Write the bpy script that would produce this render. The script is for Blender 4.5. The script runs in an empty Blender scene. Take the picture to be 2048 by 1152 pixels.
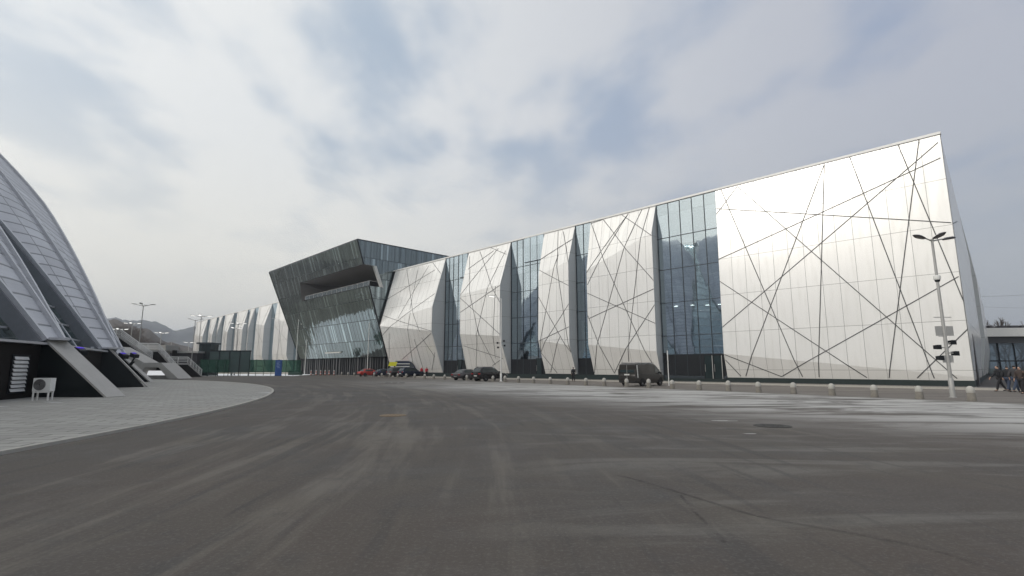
import bpy, bmesh, math, random
from mathutils import Vector, Matrix, noise as mn
R = math.radians
sin, cos, pi = math.sin, math.cos, math.pi
random.seed(7)
scene = bpy.context.scene
COL = scene.collection

# ------------------------------------------------------------------ camera
CH, FPX, PITCH = 1.6, 1010.0, 9.0
cam = bpy.data.cameras.new("camera")
cam.sensor_width = 36.0
cam.lens = FPX / 2048 * 36.0
cam.clip_start = 0.1
cam.clip_end = 8000
camo = bpy.data.objects.new("camera", cam)
camo.location = (0, 0, CH)
camo.rotation_euler = (R(90 + PITCH), 0, 0)
COL.objects.link(camo)
scene.camera = camo
scene.view_settings.view_transform = 'Standard'
scene.view_settings.look = 'None'
scene.view_settings.exposure = 0.0
scene.view_settings.gamma = 1.0
scene.view_settings.use_curve_mapping = False

# ------------------------------------------------------------------ sun
SUN_DIR = Vector((-0.82, -0.46, 0.50)).normalized()
sl = bpy.data.lights.new("sun", 'SUN')
sl.energy = 1.45
sl.angle = R(18)
sl.color = (1.0, 0.95, 0.88)
so = bpy.data.objects.new("sun", sl)
so.rotation_euler = SUN_DIR.to_track_quat('Z', 'Y').to_euler()
COL.objects.link(so)

# ------------------------------------------------------------------ world: hazy cloud deck over a daylight sky
world = bpy.data.worlds.new("World")
scene.world = world
world.use_nodes = True


class NT:
    def __init__(s, tree):
        s.t = tree
        s.t.nodes.clear()

    def n(s, typ, inp=None, **kw):
        nd = s.t.nodes.new(typ)
        for k, v in kw.items():
            setattr(nd, k, v)
        for k, v in (inp or {}).items():
            if isinstance(v, bpy.types.NodeSocket):
                s.t.links.new(v, nd.inputs[k])
            else:
                nd.inputs[k].default_value = v
        return nd

    def m(s, op, a, b=0.0, c=0.0, clamp=False):
        return s.n('ShaderNodeMath', {0: a, 1: b, 2: c}, operation=op, use_clamp=clamp).outputs[0]

    def v(s, op, a, b=(0, 0, 0)):
        nd = s.n('ShaderNodeVectorMath', {0: a, 1: b}, operation=op)
        return nd.outputs[1] if op in ('DOT_PRODUCT', 'LENGTH') else nd.outputs[0]

    def mix(s, f, a, b, mode='MIX'):
        nd = s.n('ShaderNodeMix', data_type='RGBA', blend_type=mode)
        for k, x in ((0, f), (6, a), (7, b)):
            if isinstance(x, bpy.types.NodeSocket):
                s.t.links.new(x, nd.inputs[k])
            elif k == 0:
                nd.inputs[k].default_value = x
            else:
                nd.inputs[k].default_value = (*x[:3], 1)
        return nd.outputs[2]

    def rng(s, x, a, b, c=0.0, d=1.0, smooth=True):
        nd = s.n('ShaderNodeMapRange', {0: x, 1: a, 2: b, 3: c, 4: d})
        if smooth:
            nd.interpolation_type = 'SMOOTHSTEP'
        return nd.outputs[0]

    def noise(s, vec, scale, detail=4, rough=0.5, dist=0.0):
        nd = s.n('ShaderNodeTexNoise', {'Scale': scale, 'Detail': detail, 'Roughness': rough, 'Distortion': dist})
        if vec is not None:
            s.t.links.new(vec, nd.inputs['Vector'])
        return nd.outputs[0]

    def map(s, vec, loc=(0, 0, 0), rot=(0, 0, 0), sc=(1, 1, 1)):
        return s.n('ShaderNodeMapping', {0: vec, 1: loc, 2: rot, 3: sc}).outputs[0]


def build_world():
    g = NT(world.node_tree)
    d = g.n('ShaderNodeTexCoord').outputs['Generated']
    sep = g.n('ShaderNodeSeparateXYZ', {0: d})
    X, Y, Z = sep.outputs
    zc = g.m('ADD', g.m('MAXIMUM', Z, 0.0), 0.16)
    p = g.n('ShaderNodeCombineXYZ', {0: g.m('DIVIDE', X, zc), 1: g.m('DIVIDE', Y, zc), 2: 0.0}).outputs[0]
    p1 = g.map(p, (5.3, 2.4, 0), (0, 0, R(8)), (1.0, 0.66, 1))
    n1 = g.noise(p1, 2.2, 6, 0.50, 0.15)
    n2 = g.noise(g.map(p, (4.2, 2.2, 0), (0, 0, R(14)), (1.0, 0.7, 1)), 4.6, 5, 0.5, 0.15)
    dens = g.m('ADD', g.m('MULTIPLY', n1, 0.78), g.m('MULTIPLY', n2, 0.22))
    cov = g.rng(dens, 0.37, 0.55)
    right = g.rng(X, -0.45, 0.75)
    blue = g.mix(right, (0.49, 0.59, 0.71), (0.36, 0.43, 0.58))
    white = g.mix(right, (0.93, 0.95, 0.955), (0.53, 0.555, 0.63))
    deck = g.mix(cov, blue, white)
    hor = g.mix(right, (1.06, 1.03, 0.93), (0.50, 0.53, 0.57))
    elev = g.rng(Z, 0.08, 0.46)
    c = g.mix(elev, hor, deck)
    # bright glow added to the unseen sky round the sun, lightening the facade
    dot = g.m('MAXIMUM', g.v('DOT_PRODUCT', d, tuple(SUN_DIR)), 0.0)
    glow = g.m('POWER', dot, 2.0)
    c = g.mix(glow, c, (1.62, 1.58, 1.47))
    sky = g.n('ShaderNodeTexSky', sky_type='NISHITA', sun_disc=False)
    sky.sun_elevation = math.asin(SUN_DIR.z)
    sky.sun_rotation = math.atan2(SUN_DIR.x, SUN_DIR.y)
    sky.dust_density = 3
    sky.air_density = 1.2
    skyc = g.mix(1.0, sky.outputs[0], (0.07, 0.07, 0.07), 'MULTIPLY')
    c = g.mix(0.12, c, skyc)
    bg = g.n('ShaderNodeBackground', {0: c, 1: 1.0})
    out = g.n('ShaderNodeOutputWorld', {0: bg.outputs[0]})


build_world()


# ------------------------------------------------------------------ materials
def newmat(name):
    m = bpy.data.materials.new(name)
    m.use_nodes = True
    return m, NT(m.node_tree)


def principled(g, color, rough=0.6, metal=0.0, bump=None, bstr=0.2, bdist=0.02, **kw):
    inp = {'Base Color': color if isinstance(color, bpy.types.NodeSocket) else (*color[:3], 1), 'Roughness': rough, 'Metallic': metal}
    inp.update(kw)
    p = g.n('ShaderNodeBsdfPrincipled', inp)
    if bump is not None:
        b = g.n('ShaderNodeBump', {'Height': bump, 'Strength': bstr, 'Distance': bdist})
        g.t.links.new(b.outputs[0], p.inputs['Normal'])
    g.n('ShaderNodeOutputMaterial', {0: p.outputs[0]})
    return p


def plain(name, col, rough=0.6, metal=0.0, var=0.15, scale=3.0, **kw):
    m, g = newmat(name)
    oc = g.n('ShaderNodeTexCoord').outputs['Object']
    nz = g.noise(oc, scale, 5, 0.6)
    c = g.mix(nz, tuple(x * (1 - var) for x in col), tuple(min(1, x * (1 + var)) for x in col))
    principled(g, c, rough, metal, bump=nz, bstr=0.1, bdist=0.01, **kw)
    return m


def emis(name, col, s):
    m, g = newmat(name)
    e = g.n('ShaderNodeEmission', {0: (*col, 1), 1: s})
    g.n('ShaderNodeOutputMaterial', {0: e.outputs[0]})
    return m


def uvline(g, coord, pitch, width, off=0.0):
    """1 inside a joint of the given width every pitch metres"""
    f = g.m('FRACT', g.m('DIVIDE', g.m('ADD', coord, off + 1000 * pitch), pitch))
    return g.m('LESS_THAN', g.m('MULTIPLY', f, pitch), width)


def panel_mat(name, tint=(0.90, 0.895, 0.875), pitch=1.4, zo=2.6, off=0.0, rough=0.25, metal=0.28):
    m, g = newmat(name)
    uv = g.n('ShaderNodeUVMap').outputs[0]
    sp = g.n('ShaderNodeSeparateXYZ', {0: uv})
    s, z = sp.outputs[0], sp.outputs[1]
    jv = uvline(g, s, pitch, 0.028, off)
    jh = uvline(g, z, 4.0, 0.03, zo)
    j = g.m('MAXIMUM', jv, jh)
    cell = g.n('ShaderNodeCombineXYZ', {0: g.m('FLOOR', g.m('DIVIDE', g.m('ADD', s, off), pitch)), 1: g.m('FLOOR', g.m('DIVIDE', g.m('ADD', z, zo), 4.0)), 2: 0.0}).outputs[0]
    wn = g.n('ShaderNodeTexWhiteNoise', {0: cell}, noise_dimensions='3D')
    dirt = g.noise(g.map(uv, sc=(1.1, 0.12, 1)), 2.2, 5, 0.6)
    base = g.mix(wn.outputs[0], tuple(x * 0.95 for x in tint), tint)
    base = g.mix(g.rng(dirt, 0.45, 0.8, 0, 0.28), base, (0.56, 0.55, 0.50))
    col = g.mix(j, base, (0.20, 0.20, 0.20))
    col = g.mix(g.rng(z, 2.6, 0.5, 0, 0.35), col, g.mix(dirt, (0.45, 0.43, 0.38), tint))
    wob = g.noise(g.map(uv, sc=(0.75, 0.26, 1)), 1.0, 2, 0.5)
    tiltx = g.m('MULTIPLY', g.m('SUBTRACT', wn.outputs[0], 0.5), g.m('MULTIPLY', s, 0.006))
    hgt = g.m('ADD', g.m('MULTIPLY', wob, 0.05), tiltx)
    principled(g, col, rough, metal, bump=hgt, bstr=1.0, bdist=0.22)
    return m


def mirror_glass(name, tint, rough=0.03, see=0.30, pitch=None, frame=None, wob=0.05, rows=None, streak=0.0):
    m, g = newmat(name)
    uv = g.n('ShaderNodeUVMap').outputs[0]
    w = g.noise(g.map(uv, sc=(0.6, 0.3, 1)), 1.0, 2, 0.5)
    sp = g.n('ShaderNodeSeparateXYZ', {0: uv})
    cell = g.n('ShaderNodeCombineXYZ', {0: g.m('FLOOR', g.m('DIVIDE', sp.outputs[0], pitch or 1.5)), 1: g.m('FLOOR', g.m('DIVIDE', sp.outputs[1], rows or 4.0)), 2: 0.0}).outputs[0]
    wn = g.n('ShaderNodeTexWhiteNoise', {0: cell}, noise_dimensions='3D').outputs[0]
    h = g.m('ADD', g.m('MULTIPLY', w, wob), g.m('MULTIPLY', g.m('MULTIPLY', g.m('SUBTRACT', wn, 0.5), sp.outputs[0]), 0.012))
    b = g.n('ShaderNodeBump', {'Height': h, 'Strength': 1.0, 'Distance': 0.2})
    col = g.mix(wn, tuple(x * (1 - 0.10 - streak) for x in tint), tuple(x * (1.06 + streak) for x in tint))
    gl = g.n('ShaderNodeBsdfGlossy', {'Color': col, 'Roughness': rough, 'Normal': b.outputs[0]})
    tr = g.n('ShaderNodeBsdfTransparent', {0: (0.55, 0.62, 0.66, 1)})
    mx = g.n('ShaderNodeMixShader', {0: see, 1: gl.outputs[0], 2: tr.outputs[0]})
    g.n('ShaderNodeOutputMaterial', {0: mx.outputs[0]})
    return m


def asphalt_mat():
    m, g = newmat('asphalt')
    oc = g.n('ShaderNodeTexCoord').outputs['Object']
    fine = g.noise(oc, 55.0, 3, 0.7)
    mid = g.noise(oc, 0.55, 6, 0.6, 0.6)
    big = g.noise(oc, 0.09, 4, 0.55, 0.5)
    # dust drawn out by tyres, running along the road (parallel to the hall, then curving)
    al = g.map(oc, (0, 0, 0), (0, 0, R(-128)), (0.24, 1.0, 1))
    st = g.noise(al, 0.62, 7, 0.66, 1.1)
    al2 = g.map(oc, (3, 8, 0), (0, 0, R(-78)), (0.17, 1.0, 1))
    ox = g.n('ShaderNodeSeparateXYZ', {0: oc}).outputs[0]
    lft = g.rng(ox, 3.0, -2.0)
    rel0 = g.v('SUBTRACT', oc, (-86.6, 2.8, 0))
    sp0 = g.n('ShaderNodeSeparateXYZ', {0: rel0})
    rad = g.v('LENGTH', rel0)
    th = g.m('ARCTAN2', sp0.outputs[1], sp0.outputs[0])
    pv = g.n('ShaderNodeCombineXYZ', {0: rad, 1: g.m('MULTIPLY', th, 7.0), 2: 0.0}).outputs[0]
    st2 = g.noise(pv, 0.85, 6, 0.62, 0.35)
    trk = g.noise(g.map(pv, (7, 3, 0), sc=(1, .7, 1)), 2.1, 4, 0.6, 0.25)
    pat = g.noise(oc, 0.16, 4, 0.55, 0.8)
    c = g.mix(g.rng(big, 0.35, 0.65), (0.074, 0.056, 0.044), (0.066, 0.060, 0.054))
    c = g.mix(g.rng(mid, 0.42, 0.66, 0, 0.7), c, (0.106, 0.092, 0.077))
    c = g.mix(g.m('MULTIPLY', g.rng(st, 0.50, 0.64, 0, 0.8), g.m('SUBTRACT', 1.0, lft)), c, (0.150, 0.140, 0.124))
    c = g.mix(g.m('MULTIPLY', g.rng(st2, 0.50, 0.62, 0, 0.8), lft), c, (0.152, 0.134, 0.110))
    c = g.mix(g.m('MULTIPLY', g.rng(trk, 0.50, 0.64, 0, 0.5), g.rng(pat, 0.44, 0.60)), c, (0.160, 0.142, 0.118))
    c = g.mix(g.m('MULTIPLY', g.rng(trk, 0.46, 0.38, 0, 0.6), g.rng(pat, 0.60, 0.42)), c, (0.048, 0.044, 0.041))
    c = g.mix(g.rng(g.noise(g.map(oc, (9, 1, 0)), 1.9, 6, 0.65, 0.3), 0.52, 0.68, 0, 0.4), c, (0.050, 0.047, 0.045))
    c = g.mix(g.rng(fine, 0.2, 0.8, 0, 0.45), c, (0.040, 0.040, 0.040))
    grit = g.noise(oc, 22.0, 6, 0.8)
    c = g.mix(g.rng(grit, 0.50, 0.62, 0, 0.35), c, (0.16, 0.15, 0.135))
    vo = g.n('ShaderNodeTexVoronoi', {'Vector': oc, 'Scale': 0.45, 'Randomness': 1.0})
    spot = g.rng(g.m('ADD', vo.outputs[0], g.m('MULTIPLY', g.noise(oc, 2.5, 4, 0.6), 0.35)), 0.33, 0.22, 0, 0.5)
    c = g.mix(spot, c, (0.040, 0.038, 0.036))
    # frost and salt left in front of the bollards: band measured from the facade line
    rel = g.v('SUBTRACT', oc, (36.7, 40.7, 0))
    nn = g.v('DOT_PRODUCT', rel, (-0.7147, -0.6995, 0))
    ss = g.v('DOT_PRODUCT', rel, (-0.6995, 0.7147, 0))
    nadj = g.m('ADD', nn, g.m('MULTIPLY', ss, 0.175))
    fn = g.noise(g.map(oc, (5, 2, 0), (0, 0, R(-124)), (0.26, 1.0, 1)), 0.36, 7, 0.62, 1.2)
    band = g.m('MULTIPLY', g.rng(nadj, 20.8, 22.5), g.rng(nadj, 41, 31))
    along = g.rng(ss, 66, 14)
    fm = g.m('MULTIPLY', g.m('MULTIPLY', band, along), g.rng(fn, 0.34, 0.50))
    blot = g.rng(g.noise(g.map(oc, (1, 7, 0), (0, 0, R(-150)), (0.35, 1, 1)), 0.9, 6, 0.6, 0.8), 0.34, 0.54, 0.35, 1.0)
    c = g.mix(g.m('MULTIPLY', g.m('MULTIPLY', fm, blot), 0.95), c, (0.42, 0.415, 0.40))
    near = g.m('MULTIPLY', g.rng(nadj, 12, 18), g.rng(nadj, 22, 20.5))
    c = g.mix(g.m('MULTIPLY', near, g.rng(fn, 0.3, 0.6, 0.1, 0.75)), c, (0.27, 0.255, 0.23))
    hgt = g.m('ADD', g.m('MULTIPLY', fine, 0.6), g.m('MULTIPLY', mid, 0.8))
    rough = g.rng(mid, 0.3, 0.7, 0.72, 0.95)
    principled(g, c, rough, 0.0, bump=hgt, bstr=0.35, bdist=0.012)
    return m


def paving_mat(name, base, snow=0.0, polar=None):
    m, g = newmat(name)
    oc = g.n('ShaderNodeTexCoord').outputs['Object']
    v = g.map(oc, rot=(0, 0, R(-14)))
    br = g.n('ShaderNodeTexBrick', {'Vector': v, 'Color1': (*base, 1), 'Color2': (*[x * 0.72 for x in base], 1), 'Mortar': (*[x * 0.30 for x in base], 1),
                                   'Scale': 1.0, 'Mortar Size': 0.028, 'Brick Width': 1.0, 'Row Height': 0.5, 'Mortar Smooth': 0.2})
    br.offset = 0.5
    nz = g.noise(oc, 0.35, 6, 0.62, 0.4)
    fine = g.noise(oc, 18, 4, 0.6)
    c = g.mix(g.rng(nz, 0.35, 0.7, 0, 0.6), br.outputs[0], tuple(x * 0.72 for x in base))
    c = g.mix(g.rng(fine, 0.3, 0.8, 0, 0.25), c, tuple(x * 0.6 for x in base))
    if snow:
        sn = g.noise(g.map(oc, (11, 4, 0), (0, 0, R(10)), (0.45, 1.3, 1)), 0.42, 6, 0.55, 0.2)
        c = g.mix(g.rng(sn, 0.655, 0.685, 0, 0.9), c, (0.62, 0.63, 0.64))
        dust = g.noise(oc, 0.16, 4, 0.5, 0.5)
        c = g.mix(g.rng(dust, 0.5, 0.72, 0, 0.45), c, (0.30, 0.27, 0.23))
    hb = g.m('ADD', g.m('MULTIPLY', br.outputs[1], -0.5), g.m('MULTIPLY', fine, 0.2))
    principled(g, c, 0.8, 0.0, bump=hb, bstr=0.5, bdist=0.01)
    return m


def shell_mat():
    """translucent polycarbonate sheets on a grid"""
    m, g = newmat('polycarbonate')
    uv = g.n('ShaderNodeUVMap').outputs[0]
    sp = g.n('ShaderNodeSeparateXYZ', {0: uv})
    a, b = sp.outputs[0], sp.outputs[1]
    j1 = uvline(g, b, 1.0, 0.13)
    j2 = uvline(g, a, 2.1, 0.09, 1.0)
    thin = uvline(g, b, 0.31, 0.03)
    cell = g.n('ShaderNodeCombineXYZ', {0: g.m('FLOOR', g.m('DIVIDE', g.m('ADD', a, 1.0), 2.1)), 1: g.m('FLOOR', g.m('DIVIDE', b, 1.0)), 2: 0.0}).outputs[0]
    wn = g.n('ShaderNodeTexWhiteNoise', {0: cell}, noise_dimensions='3D').outputs[0]
    base = g.mix(wn, (0.52, 0.53, 0.56), (0.62, 0.635, 0.67))
    nz = g.noise(uv, 0.5, 4, 0.5)
    base = g.mix(g.rng(nz, 0.3, 0.7, 0, 0.35), base, (0.38, 0.39, 0.42))
    c = g.mix(g.m('MULTIPLY', g.m('MAXIMUM', j1, j2), 0.8), base, (0.16, 0.17, 0.18))
    c = g.mix(g.m('MULTIPLY', thin, 0.12), c, (0.2, 0.2, 0.22))
    principled(g, c, 0.62, 0.0, bump=g.m('ADD', g.m('MULTIPLY', j1, -0.3), g.m('MULTIPLY', wn, 0.1)), bstr=0.4, bdist=0.03)
    return m


def pavilion_mat(name, tint):
    """narrow glass cassettes of uneven tone, some with pale blinds and fritting"""
    m, g = newmat(name)
    uv = g.n('ShaderNodeUVMap').outputs[0]
    sp = g.n('ShaderNodeSeparateXYZ', {0: uv})
    s, z = sp.outputs[0], sp.outputs[1]
    jv = uvline(g, s, 1.35, 0.09)
    jh = uvline(g, z, 4.05, 0.10, 0.9)
    fin = uvline(g, s, 0.45, 0.05, 0.2)
    cell = g.n('ShaderNodeCombineXYZ', {0: g.m('FLOOR', g.m('DIVIDE', s, 0.45)), 1: g.m('FLOOR', g.m('DIVIDE', g.m('ADD', z, 0.9), 4.05)), 2: 0.0}).outputs[0]
    wn = g.n('ShaderNodeTexWhiteNoise', {0: cell}, noise_dimensions='3D').outputs[0]
    cell2 = g.n('ShaderNodeCombineXYZ', {0: g.m('FLOOR', g.m('DIVIDE', s, 1.35)), 1: g.m('FLOOR', g.m('DIVIDE', g.m('ADD', z, 0.9), 4.05)), 2: 3.0}).outputs[0]
    wn2 = g.n('ShaderNodeTexWhiteNoise', {0: cell2}, noise_dimensions='3D').outputs[0]
    c = g.mix(wn, tuple(x * 0.78 for x in tint), tuple(x * 1.2 for x in tint))
    c = g.mix(g.m('GREATER_THAN', wn, 0.86), c, tuple(min(1, x * 1.9) for x in tint))
    j = g.m('MAXIMUM', jv, jh)
    c = g.mix(g.m('MAXIMUM', g.m('MULTIPLY', j, 0.85), g.m('MULTIPLY', fin, 0.35)), c, (0.03, 0.035, 0.04))
    w = g.noise(g.map(uv, sc=(0.7, 0.3, 1)), 1.0, 2, 0.5)
    h = g.m('ADD', g.m('MULTIPLY', w, 0.30), g.m('MULTIPLY', g.m('MULTIPLY', g.m('SUBTRACT', wn2, 0.5), s), 0.05))
    principled(g, c, g.m('ADD', 0.05, g.m('MULTIPLY', j, 0.3)), 0.9, bump=h, bstr=1.0, bdist=0.2)
    return m


def mesh_mat():
    m, g = newmat('green_mesh')
    oc = g.n('ShaderNodeTexCoord').outputs['Object']
    nz = g.noise(g.map(oc, sc=(1.2, 1.2, 0.25)), 1.5, 4, 0.6)
    c = g.mix(nz, (0.02, 0.08, 0.055), (0.045, 0.15, 0.10))
    p = g.n('ShaderNodeBsdfPrincipled', {'Base Color': c, 'Roughness': 0.7})
    tr = g.n('ShaderNodeBsdfTransparent', {0: (0.7, 0.9, 0.8, 1)})
    mx = g.n('ShaderNodeMixShader', {0: 0.42, 1: p.outputs[0], 2: tr.outputs[0]})
    g.n('ShaderNodeOutputMaterial', {0: mx.outputs[0]})
    return m


def hill_mat(name, a, b):
    m, g = newmat(name)
    oc = g.n('ShaderNodeTexCoord').outputs['Object']
    nz = g.noise(oc, 0.02, 8, 0.62, 0.4)
    n2 = g.noise(oc, 0.15, 5, 0.7)
    c = g.mix(g.rng(nz, 0.35, 0.65), a, b)
    c = g.mix(g.rng(n2, 0.4, 0.7, 0, 0.5), c, tuple(x * 0.5 for x in a))
    principled(g, c, 0.95)
    return m


M = {}
M['asphalt'] = asphalt_mat()
M['paving'] = paving_mat('plaza_paving', (0.38, 0.372, 0.345), 1.0)
M['apron'] = paving_mat('apron_paving', (0.19, 0.175, 0.16))
M['kerb'] = plain('kerb_stone', (0.40, 0.385, 0.35), 0.85, scale=6)
M['panel'] = panel_mat('metal_panel')
M['panel_far'] = panel_mat('metal_panel_far', (0.83, 0.82, 0.80))
M['flank'] = panel_mat('flank_panel_shaded', (0.54, 0.56, 0.575), 30.0, metal=0.05, rough=0.4)  # same metal as the fronts; shade of the turned-away sides put into the colour
M['seam'] = plain('dark_seam', (0.055, 0.058, 0.062), 0.5)
M['coping'] = plain('white_coping', (0.78, 0.78, 0.76), 0.4)
M['plinth'] = plain('plinth_stone', (0.022, 0.032, 0.032), 0.5, **{'Specular IOR Level': 0.2})
M['strip'] = mirror_glass('strip_glass', (0.64, 0.74, 0.80), see=0.28, pitch=1.5, wob=0.035)
M['mull'] = plain('mullion', (0.035, 0.045, 0.055), 0.4, 0.3)
M['inner'] = plain('interior_dark', (0.05, 0.065, 0.085), 0.8)
M['pav_front'] = pavilion_mat('pavilion_glass_front', (0.27, 0.325, 0.335))
M['pav_side'] = pavilion_mat('pavilion_glass_side', (0.215, 0.255, 0.265))
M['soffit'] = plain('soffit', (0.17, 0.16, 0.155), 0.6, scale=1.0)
M['lightframe'] = plain('pale_frame', (0.55, 0.55, 0.53), 0.5)
M['darkframe'] = plain('black_frame', (0.012, 0.014, 0.017), 0.5, **{'Specular IOR Level': 0.2})
M['shell'] = shell_mat()
M['steel'] = plain('pale_steel', (0.50, 0.51, 0.54), 0.35, 0.3)
M['steeldark'] = plain('grey_steel', (0.20, 0.21, 0.23), 0.4, 0.3)
M['domeglass'] = mirror_glass('dome_glass', (0.32, 0.38, 0.40), see=0.25, pitch=2.0)
M['clearglass'] = mirror_glass('clear_glass', (0.30, 0.33, 0.35), see=0.68, pitch=3.0)
M['black'] = plain('black_cladding', (0.010, 0.014, 0.015), 0.3, **{'Specular IOR Level': 0.3})
M['blackwall'] = plain('black_wall', (0.016, 0.014, 0.013), 0.8, **{'Specular IOR Level': 0.15})
M['concrete'] = plain('concrete', (0.40, 0.39, 0.37), 0.8, scale=2)
M['white'] = plain('white_metal', (0.72, 0.72, 0.70), 0.45)
M['galv'] = plain('galvanised', (0.38, 0.38, 0.37), 0.5, 0.2)
M['snow'] = plain('snow', (0.80, 0.82, 0.85), 0.8, scale=0.5)
M['dirtysnow'] = plain('dirty_snow', (0.36, 0.355, 0.34), 0.9, var=0.45, scale=6)
M['grass'] = hill_mat('dry_ground', (0.12, 0.11, 0.08), (0.20, 0.19, 0.15))
M['green'] = mesh_mat()
M['encl'] = plain('enclosure_screen', (0.04, 0.065, 0.065), 0.3, var=0.5, scale=0.6)
M['greenpost'] = plain('green_post', (0.015, 0.05, 0.035), 0.5)
M['blue'] = plain('blue_panel', (0.02, 0.07, 0.24), 0.4)
M['bluelight'] = plain('pale_blue', (0.35, 0.45, 0.65), 0.5)
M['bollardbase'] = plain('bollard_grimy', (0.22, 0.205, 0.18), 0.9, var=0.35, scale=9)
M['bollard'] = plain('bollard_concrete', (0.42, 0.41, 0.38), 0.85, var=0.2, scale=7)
M['carblack'] = plain('car_black', (0.022, 0.020, 0.021), 0.22, 0.3, var=0.3)
M['vandark'] = plain('van_dark', (0.030, 0.027, 0.025), 0.35, 0.1, var=0.4, scale=1.5)
M['cargrey'] = plain('car_grey', (0.085, 0.08, 0.085), 0.3, 0.4)
M['carnavy'] = plain('car_navy', (0.02, 0.028, 0.055), 0.25, 0.4)
M['carred'] = plain('car_red', (0.42, 0.035, 0.025), 0.3, 0.2)
M['carglass'] = plain('car_glass', (0.02, 0.03, 0.032), 0.06)
M['tyre'] = plain('tyre', (0.018, 0.018, 0.018), 0.85)
M['rim'] = plain('rim', (0.25, 0.25, 0.26), 0.35, 0.7)
M['taillight'] = plain('tail_light', (0.28, 0.02, 0.02), 0.25)
M['headlight'] = plain('head_light', (0.7, 0.7, 0.72), 0.15)
M['plate'] = plain('plate', (0.6, 0.6, 0.58), 0.5)
M['yellow'] = plain('yellow_sign', (0.80, 0.78, 0.03), 0.5)
M['lamp'] = emis('lamp_lit', (1.0, 0.99, 0.95), 1.6)
M['interiorlamp'] = emis('ceiling_lamp_lit', (0.95, 1.0, 0.92), 9.0)
M['purple'] = emis('purple_lens', (0.16, 0.10, 0.85), 0.75)
M['screen'] = emis('lit_window', (0.95, 0.97, 1.0), 0.7)
M['skin'] = plain('skin', (0.50, 0.32, 0.24), 0.6)
M['hair'] = plain('hair', (0.02, 0.016, 0.014), 0.7)
M['coatblack'] = plain('coat_black', (0.013, 0.014, 0.018), 0.8)
M['coatred'] = plain('jacket_red', (0.42, 0.015, 0.03), 0.7)
M['coatgrey'] = plain('jacket_charcoal', (0.04, 0.038, 0.042), 0.8)
M['coatbrown'] = plain('coat_brown', (0.055, 0.04, 0.035), 0.8)
M['jeans'] = plain('jeans', (0.035, 0.05, 0.085), 0.85)
M['trousers'] = plain('trousers_black', (0.015, 0.015, 0.018), 0.85)
M['shoe'] = plain('shoe', (0.02, 0.018, 0.016), 0.5)
M['bark'] = plain('bark', (0.085, 0.07, 0.06), 0.9)
M['rust'] = plain('rusty_iron', (0.21, 0.155, 0.10), 0.8)
M['iron'] = plain('dark_iron', (0.03, 0.028, 0.026), 0.7)
M['hill'] = hill_mat('hill_woods', (0.04, 0.05, 0.06), (0.09, 0.095, 0.10))
M['hillnear'] = hill_mat('hill_scrub', (0.07, 0.058, 0.048), (0.12, 0.10, 0.085))
M['barrier'] = plain('barrier_red', (0.50, 0.13, 0.09), 0.6)
M['darkgreen'] = plain('dark_green_box', (0.01, 0.035, 0.025), 0.5)


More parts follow.
